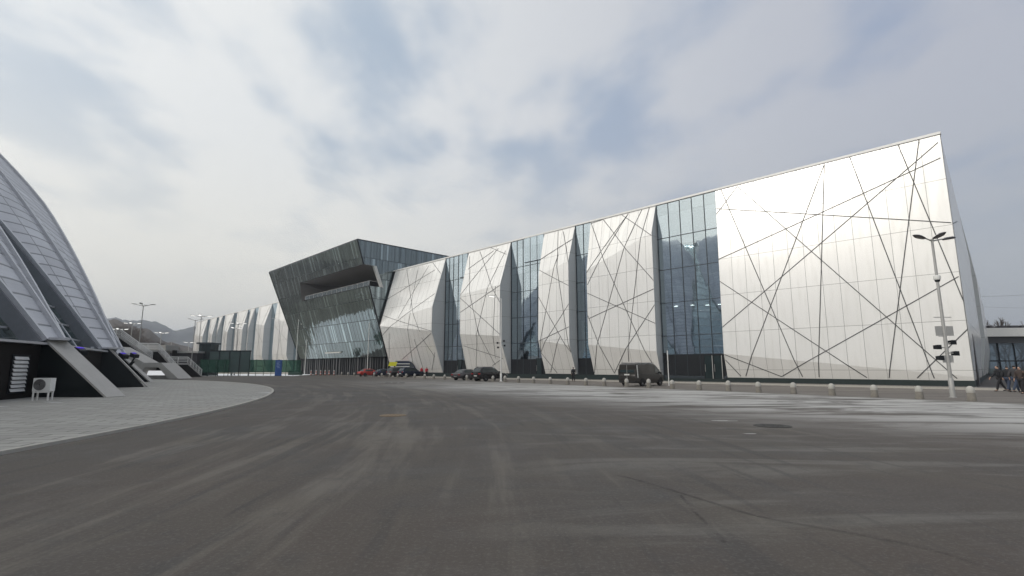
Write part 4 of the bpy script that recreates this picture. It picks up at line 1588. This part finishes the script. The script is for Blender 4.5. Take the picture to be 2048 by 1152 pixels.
# ------------------------------------------------------------------ bollards
BX = [1935, 1832, 1743, 1659, 1583, 1514, 1454, 1396, 1343, 1296, 1252, 1208, 1171, 1135, 1100, 1067, 1037, 1010, 986, 958, 934, 912, 890, 868, 850, 830, 813, 796, 780, 764, 749, 735, 722, 709, 697, 684]


def bollard_pos(px):
    r = ray(px, 735)
    # intersect with n = 20.8 - 0.175 s
    cs = (Vector((0, 0, 0)) - S0)
    s_c, n_c = cs.dot(D), cs.dot(N)
    rs, rn = Vector((r.x, r.y, 0)).dot(D), Vector((r.x, r.y, 0)).dot(N)
    t = (20.8 - .175 * s_c - n_c) / (rn + .175 * rs)
    return Vector((r.x * t, r.y * t, 0))


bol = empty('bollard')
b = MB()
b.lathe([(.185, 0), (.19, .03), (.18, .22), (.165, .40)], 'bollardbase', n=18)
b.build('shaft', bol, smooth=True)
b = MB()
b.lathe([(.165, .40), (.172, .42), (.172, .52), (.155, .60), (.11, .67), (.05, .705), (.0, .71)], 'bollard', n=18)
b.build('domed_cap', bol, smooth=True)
names = {0: 'large pale concrete bollard at the foot of the tall lamp post, rightmost but one', 8: 'pale concrete bollard at the foot of the thin sign post', 9: 'pale concrete bollard before the nose of the dark van', 10: 'pale concrete bollard before the rear wheel of the dark van'}
LM = ['', 'first', 'second', 'third', 'fourth', 'fifth', 'sixth', 'seventh', 'eighth', 'ninth', 'tenth', 'eleventh', 'twelfth', 'thirteenth', 'fourteenth', 'fifteenth', 'sixteenth', 'seventeenth']
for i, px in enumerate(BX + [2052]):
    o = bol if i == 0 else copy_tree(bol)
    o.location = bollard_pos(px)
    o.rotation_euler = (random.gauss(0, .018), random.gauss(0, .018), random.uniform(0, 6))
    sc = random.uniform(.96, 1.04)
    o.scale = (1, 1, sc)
    if px == 2052:
        lab = 'pale concrete bollard cut by the right edge, before the group of people'
    elif i in names:
        lab = names[i]
    elif i < 8:
        lab = 'pale concrete bollard, %s to the left of the one by the tall lamp post' % LM[i]
    elif i < 18:
        lab = 'pale concrete bollard, %s to the left of the dark van' % LM[i - 10]
    elif i < 22:
        lab = 'pale bollard in front of the two dark parked cars, %s from their right end' % LM[i - 17]
    elif i < 30:
        lab = 'small distant pale bollard, %s to the left of the two dark parked cars' % LM[i - 21]
    else:
        lab = 'small distant pale bollard, %s from the left end of the row' % LM[36 - i]
    tag(o, lab, 'bollard', 'row of concrete bollards along the forecourt')


# ------------------------------------------------------------------ vehicles
def wheel(root, x, y, r, w=.22):
    for s_ in (1,):
        b = MB()
        n = 20
        sgn = 1 if y > 0 else -1
        pr = [(r * .62, -w / 2), (r * .95, -w / 2), (r, -w / 3), (r, w / 3), (r * .95, w / 2), (r * .62, w / 2)]
        ring = [[(x + a * cos(2 * pi * i / n), y + o_, r + a * sin(2 * pi * i / n)) for i in range(n)] for a, o_ in pr]
        for A, B in zip(ring, ring[1:]):
            for i in range(n):
                j = (i + 1) % n
                b.face([A[i], A[j], B[j], B[i]], 'tyre')
        wh = b.build('wheel', root, smooth=True)
        b = MB()
        yo = y + sgn * w * .32
        b.tube((x, yo - .02, r), (x, yo + .02, r), r * .2, r * .2, 'rim', 10)
        for k in range(5):
            a = 2 * pi * k / 5
            b.bar((x + .05 * cos(a), yo, r + .05 * sin(a)), (x + r * .62 * cos(a), yo, r + r * .62 * sin(a)), (0, sgn, 0), r * .22, .02, 'rim')
        b.tube((x, y - w * .3, r), (x, y + sgn * w * .2, r), r * .62, r * .62, 'tyre', 16)
        b.build('rim', wh)


def vehicle(name, loc, rz, kind, paint, label, cat='car', grp=None):
    """nose towards +x. stations: x, floor z, shoulder z, half width"""
    o = empty(name, loc, rz)
    tag(o, label, cat, grp)
    if kind == 'van':
        L, Wd, r = 5.0, .97, .36
        low = [(0, .55, 1.0, .82), (.06, .32, 1.08, .93), (.3, .28, 1.1, .97), (1.2, .26, 1.1, .985), (3.6, .26, 1.1, .985), (4.3, .27, 1.08, .96), (4.75, .32, .98, .88), (4.95, .45, .82, .70), (5.0, .5, .7, .5)]
        cab = [(0.02, 1.05, .90, 1.86, .80), (.12, 1.08, .945, 1.95, .84), (1.0, 1.1, .96, 2.0, .86), (2.8, 1.1, .96, 2.0, .86), (3.35, 1.1, .955, 1.95, .83), (4.15, 1.09, .93, 1.45, .80), (4.45, 1.05, .90, 1.10, .86)]
        axles = (.95, 3.95)
    elif kind == 'suv':
        L, Wd, r = 4.7, .94, .36
        low = [(0, .55, .95, .78), (.08, .35, 1.0, .90), (.35, .28, 1.04, .94), (1.2, .27, 1.04, .95), (3.4, .27, 1.02, .95), (4.1, .28, .98, .92), (4.5, .34, .86, .84), (4.68, .5, .72, .66)]
        cab = [(.08, 1.0, .84, 1.15, .80), (.38, 1.03, .88, 1.58, .68), (.75, 1.03, .90, 1.68, .68), (1.8, 1.03, .91, 1.72, .69), (2.5, 1.02, .90, 1.66, .67), (3.3, 1.0, .87, 1.12, .76), (3.5, .98, .86, 1.0, .80)]
        axles = (.9, 3.75)
    else:
        L, Wd, r = 4.6, .90, .32
        low = [(0, .5, .82, .72), (.08, .32, .9, .86), (.35, .24, .93, .90), (1.2, .22, .93, .91), (3.4, .22, .90, .91), (4.1, .24, .82, .87), (4.45, .3, .70, .78), (4.58, .42, .6, .6)]
        cab = [(.45, .90, .78, .96, .74), (.9, .92, .84, 1.30, .64), (1.3, .92, .85, 1.42, .63), (2.1, .92, .85, 1.44, .64), (2.6, .91, .84, 1.38, .62), (3.4, .88, .80, .95, .70)]
        axles = (.85, 3.6)
    b = MB()
    rings = []
    for x, z0, z1, hw_ in low:
        zm = (z0 + z1) / 2
        h = [(hw_ * .86, z0), (hw_ * .98, z0 + .1), (hw_, zm), (hw_ * .985, z1 - .08), (hw_ * .90, z1)]
        rings.append([(x, y, z) for y, z in h] + [(x, -y, z) for y, z in reversed(h)])
    for A, B in zip(rings, rings[1:]):
        n = len(A)
        for i in range(n):
            j = (i + 1) % n
            b.face([A[i], B[i], B[j], A[j]], paint)
    b.face(rings[0], paint)
    b.face(list(reversed(rings[-1])), paint)
    for A, B in zip(cab, cab[1:]):
        def cr(c):
            x, zb, hb, zt_, ht = c
            return [(x, hb, zb - .03), (x, (hb + ht) / 2 + .01, (zb + zt_) / 2), (x, ht, zt_ - .06), (x, ht * .85, zt_), (x, -ht * .85, zt_), (x, -ht, zt_ - .06), (x, -(hb + ht) / 2 - .01, (zb + zt_) / 2), (x, -hb, zb - .03)]
        a_, c_ = cr(A), cr(B)
        for i in range(7):
            b.face([a_[i], c_[i], c_[i + 1], a_[i + 1]], paint)
        if A is cab[0]:
            b.face(a_, paint)
        if B is cab[-1]:
            b.face(list(reversed(c_)), paint)
    b.build('body', o, smooth=True)
    # side glass
    for sg in (-1, 1):
        b = MB()
        rng_ = cab[1:-1] if kind != 'van' else cab[3:-1]
        if kind == 'van':
            rng_ = [(3.05, 1.1, .957, 1.97, .84), (3.35, 1.1, .955, 1.92, .83), (4.05, 1.09, .935, 1.47, .81)]
        for A, B in zip(rng_, rng_[1:]):
            q = []
            for c, lo in ((A, 1), (B, 1)):
                x, zb, hb, zt_, ht = c
                t0_, t1_ = .10, .84
                q.append((x, sg * (hb + (ht - hb) * t0_ + .02), zb + (zt_ - zb) * t0_))
                q.append((x, sg * (hb + (ht - hb) * t1_ + .03), zb + (zt_ - zb) * t1_))
            b.face([q[0], q[2], q[3], q[1]] if sg > 0 else [q[1], q[3], q[2], q[0]], 'carglass')
        b.build('side_window', o)
    # rear and front glass
    b = MB()
    if kind == 'van':
        b.face([(-.005, -.72, 1.2), (-.005, .72, 1.2), (.05, .66, 1.72), (.05, -.66, 1.72)], 'carglass')
    else:
        A, B = cab[0], cab[1]
        b.face([(A[0] - .0, -A[2] * .86, A[3] - .0 + .015), (A[0], A[2] * .86, A[3] + .015), (B[0] + .01, B[4] * .86, B[3] + .0 + .01), (B[0] + .01, -B[4] * .86, B[3] + .01)], 'carglass')
    b.build('rear_window', o)
    b = MB()
    A, B = cab[-2], cab[-3]
    b.face([(A[0], -A[4] * .84, A[3] + .015), (A[0], A[4] * .84, A[3] + .015), (B[0] + .02, B[4] * .84, B[3] + .012), (B[0] + .02, -B[4] * .84, B[3] + .012)], 'carglass')
    b.build('windscreen', o)
    zl = .95 if kind != 'sedan' else .78
    for sg in (-1, 1):
        b = MB()
        if kind == 'van':
            b.box(-.03, .08, sg * .86 - .05, sg * .86 + .05, 1.0, 1.5, 'iron')
        else:
            b.box(-.02, .12, sg * .66 - .17, sg * .66 + .17, zl - .12, zl + .02, 'taillight')
        b.build('taillight', o)
        b = MB()
        xf = low[-2][0]
        b.box(xf - .18, xf + .03, sg * low[-2][3] * .82 - .14, sg * low[-2][3] * .82 + .14, low[-2][2] - .18, low[-2][2] - .04, 'headlight')
        b.build('headlight', o)
        b = MB()
        xm = cab[-2][0] - .25
        b.box(xm - .06, xm + .06, sg * (Wd + .08) - .09, sg * (Wd + .08) + .09, zl + .12, zl + .27, paint)
        b.build('wing_mirror', o)
    b = MB()
    zp = 1.02 if kind == 'van' else zl - .3
    b.box(-.05, -.02, -.26, .26, zp - .06, zp + .06, 'plate')
    b.build('number_plate', o)
    b = MB()
    b.box(-.06, .06, -low[1][3] * .9, low[1][3] * .9, .34, .50, 'tyre')
    b.build('rear_bumper', o)
    if kind != 'sedan':
        b = MB()
        xs_ = (cab[1][0] + .1, cab[-3][0] - .1)
        for sg in (-1, 1):
            b.box(xs_[0], xs_[1], sg * cab[2][4] * .86 - .02, sg * cab[2][4] * .86 + .02, cab[2][3] + .0, cab[2][3] + .07, 'steeldark')
        b.build('roof_rails', o)
    for ax in axles:
        for sg in (-1, 1):
            wheel(o, ax, sg * (Wd - .09), r)
    # dark arches
    b = MB()
    for ax in axles:
        for sg in (-1, 1):
            yy = sg * (Wd + .004)
            pts = [(ax + (r + .07) * cos(pi * k / 12), yy, r + (r + .07) * sin(pi * k / 12)) for k in range(13)]
            b.face(pts + [(ax, yy, r * .9)] if sg < 0 else list(reversed(pts)) + [(ax, yy, r * .9)], 'tyre')
    b.build('wheel_arch', o)
    return o


HEAD = math.atan2(-N.y, -N.x)     # nose-in towards the hall


def park(px, py, w, *a, dr=0.0, **k):
    """px, py: photo pixel of the rear right-hand corner on the ground"""
    p = gnd(px, py)
    h = HEAD + dr
    left = Vector((-sin(h), cos(h), 0))
    return vehicle(a[0], (p.x + left.x * w, p.y + left.y * w, 0.004), h, *a[1:], **k)


van = park(1274, 773.5, .95, 'parked_van', 'van', 'vandark', 'dirty dark panel van parked nose-in behind the bollards', cat='van')
b = MB()
b.box(-.035, .0, -.012, .012, .55, 1.85, 'galv')
b.build('door_gap', van)
b = MB()
b.prism([(.03, -.955, 1.85), (.16, -.985, 1.85), (.22, -1.0, .75), (.12, -.99, .75)], (0, .02, 0), 'lightframe')
b.build('light_streak', van)
G = 'cars parked nose-in along the hall'
park(961, 763, .92, 'parked_car', 'suv', 'carblack', 'dark four-wheel drive car parked beside the slim speaker post', grp=G)
park(920, 761, .9, 'parked_car', 'sedan', 'cargrey', 'dark grey saloon parked left of the dark four-wheel drive', grp=G, dr=R(4))
park(806, 754.5, .92, 'parked_car', 'suv', 'carnavy', 'dark blue car parked under the yellow sign, nearest the two red jackets', grp=G)
park(782, 754, .9, 'parked_car', 'suv', 'cargrey', 'grey car parked just left of the dark blue one', grp=G)
park(754, 753.5, .9, 'parked_car', 'sedan', 'carnavy', 'low dark saloon parked next to the red car', grp=G)
park(722, 753, .88, 'parked_car', 'sedan', 'carred', 'bright red car at the far left of the parked row', grp=G)
park(1074, 757, .9, 'parked_car', 'sedan', 'carblack', 'black saloon parked close to the second glass strip', grp=G)
# dark lorry with a yellow rear board behind the blue car
p = at(789, 752, 96.5)
lo = vehicle('parked_van', (p.x, p.y, 0.004), R(3), 'van', 'carnavy', 'tall dark blue van with white stripes, behind the parked blue car', cat='van')
lo.scale = (.9, .9, 1.42)
b = MB()
for z in (1.28, 1.62):
    b.box(.3, 3.2, -1.03, -1.0, z, z + .09, 'white')
b.build('white_stripe', lo)
p = at(783, 752, 93)
ys = empty('sign_board', (p.x, p.y, 0), R(15))
tag(ys, 'bright yellow board standing above the parked cars', 'sign')
z0 = at(783, 732, p.y).z
z1 = at(783, 724, p.y).z
b = MB()
b.hexa([(-.65, -.04, z0), (.75, -.04, z0), (.75, .04, z0), (-.65, .04, z0), (-.45, -.04, z1), (.95, -.04, z1), (.95, .04, z1), (-.45, .04, z1)], 'yellow')
b.build('board', ys)
b = MB()
for x in (-.5, .6):
    b.tube((x, 0, 0), (x, 0, z0), .03, .03, 'darkframe', 6)
b.build('post', ys)

# red and white barrier posts
for k, (px, lb) in enumerate(((622, 'leftmost'), (632, 'second from left'), (641, 'third from left'), (650, 'third from right'), (658, 'second from right'), (668, 'rightmost'))):
    p = gnd(px, 750.5)
    o = empty('barrier_post', (p.x, p.y, 0))
    tag(o, 'small red and white barrier post before the glass block, %s of its row' % lb, 'barrier post', 'row of red and white posts')
    b = MB()
    for i in range(4):
        b.lathe([(.16 - i * .015, i * .28), (.15 - i * .015, i * .28 + .28)], 'barrier' if i % 2 == 0 else 'white', n=10)
    b.build('post', o)
    b = MB()
    b.lathe([(.32, 0), (.32, .05), (.2, .1)], 'tyre', n=10)
    b.build('base', o)


# ------------------------------------------------------------------ people
def skin_mesh(name, verts, edges, radii, mat, parent, lvl=1):
    me = bpy.data.meshes.new(name + '_s')
    me.from_pydata(verts, edges, [])
    ob = bpy.data.objects.new(name + '_s', me)
    COL.objects.link(ob)
    sk = ob.modifiers.new('s', 'SKIN')
    sk.use_smooth_shade = True
    if not me.skin_vertices:
        pass
    for i, r in enumerate(radii):
        rr = r if isinstance(r, tuple) else (r, r)
        me.skin_vertices[0].data[i].radius = rr
    me.skin_vertices[0].data[0].use_root = True
    sb = ob.modifiers.new('u', 'SUBSURF')
    sb.levels = lvl
    sb.render_levels = lvl
    dg = bpy.context.evaluated_depsgraph_get()
    nm = bpy.data.meshes.new_from_object(ob.evaluated_get(dg))
    nm.name = name
    bpy.data.objects.remove(ob)
    nm.materials.clear()
    nm.materials.append(M[mat])
    for p in nm.polygons:
        p.use_smooth = True
    o = bpy.data.objects.new(name, nm)
    COL.objects.link(o)
    o.parent = parent
    return o


def person(loc, rz, label, coat, legs, stride=.25, h=1.75, arm=.25, lean=0.0, bag=None, hat=None, grp=None):
    """faces +x; y is left"""
    o = empty('person', loc, rz)
    o.scale = (h / 1.75,) * 3
    tag(o, label, 'person', grp)
    L = lean
    pel, waist, chest, neck, head, crown = (0, 0, .95), (L * .3, 0, 1.10), (L * .7, 0, 1.32), (L * 1.0, 0, 1.50), (L * 1.1 + .02, 0, 1.60), (L * 1.15 + .015, 0, 1.70)
    V = [pel, waist, chest, neck, head, crown]
    E_ = [(0, 1), (1, 2), (2, 3), (3, 4), (4, 5)]
    Rr = [(.13, .10), (.125, .09), (.15, .10), (.055, .055), (.085, .095), (.07, .075)]

    def add(p, prev, r):
        V.append(p)
        E_.append((prev, len(V) - 1))
        Rr.append(r)
        return len(V) - 1
    nose = add((head[0] + .105, 0, 1.60), 4, .018)
    J = {}
    for sg in (1, -1):
        sw = arm * sg
        sh = add((chest[0], sg * .18, 1.40), 2, .045)
        el = add((chest[0] - sw * .45 - .02, sg * .25, 1.14), sh, .045)
        wr = add((chest[0] - sw * .8 + .10, sg * .24, .93), el, .030)
        pa = add((chest[0] - sw * .9 + .13, sg * .235, .87), wr, (.026, .018))
        for k in range(4):
            f1 = add((chest[0] - sw * .9 + .12 + k * .017, sg * .235, .80 + .004 * k), pa, .0095)
            add((chest[0] - sw * .9 + .135 + k * .015, sg * .222, .765 + .006 * abs(k - 1)), f1, .008)
        t1 = add((chest[0] - sw * .9 + .17, sg * .222, .86), wr, .011)
        add((chest[0] - sw * .9 + .19, sg * .215, .825), t1, .009)
        st = stride * sg
        hp = add((0, sg * .09, .90), 0, .085)
        kn = add((st * .55 + .03, sg * .10, .50), hp, .06)
        an = add((st * 1.0 - (0.06 if st < 0 else 0), sg * .10, .09 + (.05 if st < 0 and stride > .1 else 0)), kn, .04)
        to = add((V[an][0] + .16, sg * .11, .035 + (.0 if st < 0 else 0)), an, (.035, .03))
        J[sg] = (sh, el, wr, hp, kn, an, to)
    skin_mesh('body', V, E_, Rr, 'skin', o)
    # coat
    cv = [V[0][:2] + (.84,), V[1], V[2], (neck[0], 0, 1.46), (neck[0], 0, 1.545)]
    ce = [(0, 1), (1, 2), (2, 3), (3, 4)]
    cr = [(.175, .145), (.165, .13), (.205, .155), (.125, .12), (.082, .088)]
    for sg in (1, -1):
        sh, el, wr = J[sg][:3]
        cv += [V[sh], V[el], V[wr]]
        n_ = len(cv)
        ce += [(2, n_ - 3), (n_ - 3, n_ - 2), (n_ - 2, n_ - 1)]
        cr += [.105, .075, .055]
    skin_mesh('jacket', cv, ce, cr, coat, o)
    tv, te, tr_ = [(0, 0, .93)], [], [(.145, .12)]
    for sg in (1, -1):
        hp, kn, an = J[sg][3:6]
        tv += [V[hp], V[kn], (V[an][0], V[an][1], V[an][2] - .01)]
        n_ = len(tv)
        te += [(0, n_ - 3), (n_ - 3, n_ - 2), (n_ - 2, n_ - 1)]
        tr_ += [.11, .08, .065]
    skin_mesh('trousers', tv, te, tr_, legs, o)
    for sg in (1, -1):
        an, to = V[J[sg][5]], V[J[sg][6]]
        skin_mesh('shoe', [(an[0] - .03, an[1], max(an[2] - .04, .045)), (an[0] + .08, an[1], max(an[2] - .05, .045)), (to[0] + .03, to[1], .04)], [(0, 1), (1, 2)], [(.05, .045), (.052, .042), (.04, .03)], 'shoe', o)
    skin_mesh('hair' if not hat else 'hat', [(head[0] - .045, 0, 1.58), (head[0] - .035, 0, 1.65), (head[0] - .005, 0, 1.705)], [(0, 1), (1, 2)], [(.075, .085), (.095, .10), (.085, .085)], hat or 'hair', o)
    b = MB()
    for sg in (-1, 1):
        b.lathe([(.0, -.01), (.010, -.006), (.010, .006), (0, .01)], 'hair', (head[0] + .092, sg * .035, 1.625), 6)
    b.box(head[0] + .09, head[0] + .096, -.025, .025, 1.545, 1.553, 'taillight')
    b.build('face_features', o)
    if bag:
        b = MB()
        b.prism([(-.10, -.16, .35), (.10, -.16, .35), (.12, -.16, .62), (-.12, -.16, .62)], (0, .1, 0), bag)
        b.build('bag', o)
    return o


def gp(px, py):
    g_ = gnd(px, py)
    return (g_.x, g_.y, 0.004)


GP = 'people walking at the right edge'
person(gp(2003, 783), R(165), 'leftmost walker of the right-edge group, black jacket and dark trousers', 'coatblack', 'trousers', .28, 1.78, .3, .05, grp=GP)
person(gp(2019, 784), R(20), 'second walker from left at the right edge, black jacket, blue jeans', 'coatblack', 'jeans', .30, 1.76, .25, .06, hat='coatgrey', grp=GP)
person(gp(2034, 785), R(10), 'third walker at the right edge, charcoal jacket and dark jeans, mid-stride', 'coatgrey', 'jeans', .33, 1.80, .3, .05, grp=GP)
person(gp(2046, 788), R(200), 'rightmost walker, brown-black coat, cut by the edge of the picture', 'coatbrown', 'trousers', .2, 1.72, .1, .0, grp=GP)
person(gp(843, 753.5), R(250), 'person in a bright red jacket, left one of two beside the dark blue car', 'coatred', 'trousers', .1, 1.8, .1, grp='two people in red jackets')
person(gp(853, 754.5), R(290), 'person in a bright red jacket, right one of two, before the folded panel', 'coatred', 'trousers', .1, 1.75, .1, grp='two people in red jackets')
person(gp(1147, 763), R(100), 'lone person in dark clothes standing by the foot of the white hall', 'coatblack', 'trousers', .05, 1.72, .1, hat='coatgrey')
person(gp(872, 753), R(80), 'small dark figure standing by the white hall, right of the red jackets', 'coatgrey', 'trousers', .08, 1.7, .1)

# ------------------------------------------------------------------ drain grates, manholes
for k, px in enumerate((776, 790, 804)):
    p = gnd(px, 766)
    o = empty('drain_grate', (p.x, p.y, 0))
    tag(o, 'black drain slot in the asphalt, %s of three in a row' % ('left', 'middle', 'right')[k], 'drain', 'three drain slots')
    b = MB()
    b.box(-.28, .28, -.28, .28, 0.002, .02, 'iron')
    b.build('frame', o)
    b = MB()
    for i in range(6):
        b.box(-.24, .24, -.24 + i * .088, -.20 + i * .088, .02, .03, 'tyre')
    b.build('bars', o)
for px, py, r_, mt, lb in ((786, 831, .38, 'rust', 'rusty orange manhole cover in the middle of the road'), (1545, 852, .42, 'iron', 'dark iron manhole cover near the frost patch')):
    p = gnd(px, py)
    o = empty('manhole_cover', (p.x, p.y, 0))
    tag(o, lb, 'manhole cover')
    b = MB()
    b.lathe([(r_ + .07, 0.001), (r_ + .07, .012), (r_ + .02, .014), (r_ + .02, .008), (r_, .008), (r_, .016)], mt, n=28)
    for i in range(5):
        for j in range(5):
            x, y = (i - 2) * .13, (j - 2) * .13
            if math.hypot(x, y) < r_ - .06:
                b.box(x - .03, x + .03, y - .03, y + .03, .016, .022, mt)
    b.build('cover', o)

# ------------------------------------------------------------------ far right: low glazed building, wires, trees
c0 = gnd(1981, 752)
rb_ = empty('entrance_building', (c0.x, c0.y, 0), R(-6))
tag(rb_, 'low building with a white fascia and dark glass front at the right edge', 'building')
Zt = at(1995, 656, c0.y).z
Zf = at(1995, 673, c0.y).z
b = MB()
b.box(-.5, 40, 0, 12, Zf, Zt, 'white')
b.build('fascia', rb_)
b = MB()
b.box(-.5, 40, 1.0, 12, Zf - 1.3, Zf, 'seam')
b.build('lintel', rb_)
b = MB()
b.box(0, 40, 1.6, 1.62, 0, Zf - 1.3, 'clearglass')
b.build('glazing', rb_)
b = MB()
for i in range(14):
    b.box(i * 3 - .07 + .3, i * 3 + .07 + .3, 1.4, 1.6, 0, Zf - 1.3, 'darkframe')
b.box(0, 40, 1.4, 1.6, 2.9, 3.15, 'darkframe')
b.build('frame', rb_)
b = MB()
b.box(-.5, 40, .3, 12, Zt, Zt + .1, 'darkframe')
for i in range(20):
    b.box(i * 2, i * 2 + random.uniform(.4, 1.4), 1, 2, Zt + .1, Zt + .55, 'cargrey')
b.build('roof_parapet', rb_)

def wire(name, a, c, sag, r, label):
    b = MB()
    a, c = Vector(a), Vector(c)
    P = [a.lerp(c, i / 12) - Vector((0, 0, sag * 4 * (i / 12) * (1 - i / 12))) for i in range(13)]
    for p, q in zip(P, P[1:]):
        b.tube(p, q, r, r, 'seam', 4, False)
    tag(b.build(name), label, 'cable')


wire('overhead_cable', at(1930, 592, 140), at(2120, 582, 150), .6, .035, 'upper overhead cable crossing the sky at the right edge')
wire('overhead_cable', at(1930, 611, 150), at(2120, 614, 160), .5, .022, 'lower fainter overhead cable at the right edge')


def bare_tree(H_, spread, seed, up=.9, lev=4):
    rnd = random.Random(seed)
    tr, cr = MB(), MB()

    def grow(p, d, ln, r, k):
        q = p + d * ln
        (tr if k < 2 else cr).tube(p, q, r, r * .68, 'bark', 6 if k < 2 else 3, False)
        if k >= lev:
            return
        n = 3 if k == 0 else rnd.choice((3, 4))
        for i in range(n):
            a = rnd.uniform(0, 2 * pi)
            s_ = spread * rnd.uniform(.6, 1.3)
            nd = (d * up + Vector((cos(a) * s_, sin(a) * s_, rnd.uniform(0, .35)))).normalized()
            grow(p.lerp(q, rnd.uniform(.55, 1.0)), nd, ln * rnd.uniform(.55, .8), r * .6, k + 1)
    grow(Vector((0, 0, 0)), Vector((0, 0, 1)), H_ * .36, H_ * .018, 0)
    return tr, cr


def tree_thing(loc, mb, label, grp, sc=1.0, rz=0.0):
    o = empty('bare_tree', loc, rz)
    tag(o, label, 'tree', grp)
    mb[0].build('trunk', o)
    mb[1].build('crown', o)
    o.scale = (sc,) * 3
    return o


pop = bare_tree(11, .35, 3, 1.1, 5)
c = at(1992, 700, 150)
T0 = tree_thing((c.x, 150, 0), pop, 'tall narrow bare tree behind the low building, close to the hall', 'bare trees at the right edge', (at(1992, 618, 150).z) / 11)
brd = bare_tree(9, .75, 5, .7, 5)
T1 = tree_thing((at(2008, 700, 112).x, 112, 0), brd, 'broad bare tree behind the glass front of the low building', 'bare trees at the right edge', 1.1)
for px, Y, src, top, lb in ((2040, 150, T0, 632, 'second narrow bare tree above the low roof, at the edge of the picture'),
                            (2028, 112, T1, None, 'bare tree behind the glass front, right of the broad one'),
                            (2062, 125, T1, None, 'bare tree partly cut off by the right edge'),
                            (2015, 160, T0, 642, 'short narrow bare tree between the two tall ones')):
    t_ = copy_tree(src)
    c = at(px, 700, Y)
    t_.location = (c.x, Y, 0)
    t_.rotation_euler = (0, 0, random.uniform(0, 6))
    if top:
        t_.scale = (at(px, top, Y).z / 11,) * 3
    t_['label'] = lb
hill_trees = []
for k in range(26):
    px = 226 + k * 4.6 + random.uniform(-2, 2)
    Y = random.uniform(150, 230)
    t_ = copy_tree(T1)
    c = at(px, 700, Y)
    topy = (642 if px < 262 else 656 + (px - 262) * .42) + random.uniform(0, 12)
    zt_ = at(px, min(topy, 712), Y).z
    t_.location = (c.x, Y, 0)
    t_.scale = (zt_ / 8.0 * .8, zt_ / 8.0 * .8, zt_ / 8.0)
    t_.rotation_euler = (0, 0, random.uniform(0, 6))
    t_['label'] = 'bare leafless tree in the thicket behind the stairs, below the hill'
    t_['group'] = 'thicket of bare trees behind the stairs'

# ------------------------------------------------------------------ haze
HAZE = 0.00044
if HAZE:
    b = MB()
    b.box(-2100, 2000, -2050, 2050, -3.0, 190.0, 'hazev') if False else None
    m, g = newmat('haze_air')
    v = g.n('ShaderNodeVolumePrincipled', {'Color': (0.84, 0.90, 1.0, 1), 'Density': HAZE, 'Anisotropy': 0.2})
    g.n('ShaderNodeOutputMaterial', {1: v.outputs[0]})
    M['hazev'] = m
    b.box(-3010, 3010, -3010, 3010, -3.0, 230.0, 'hazev')
    tag(b.build('haze'), 'pale winter haze over the whole place', 'haze', kind='stuff')
    scene.cycles.volume_bounces = 0
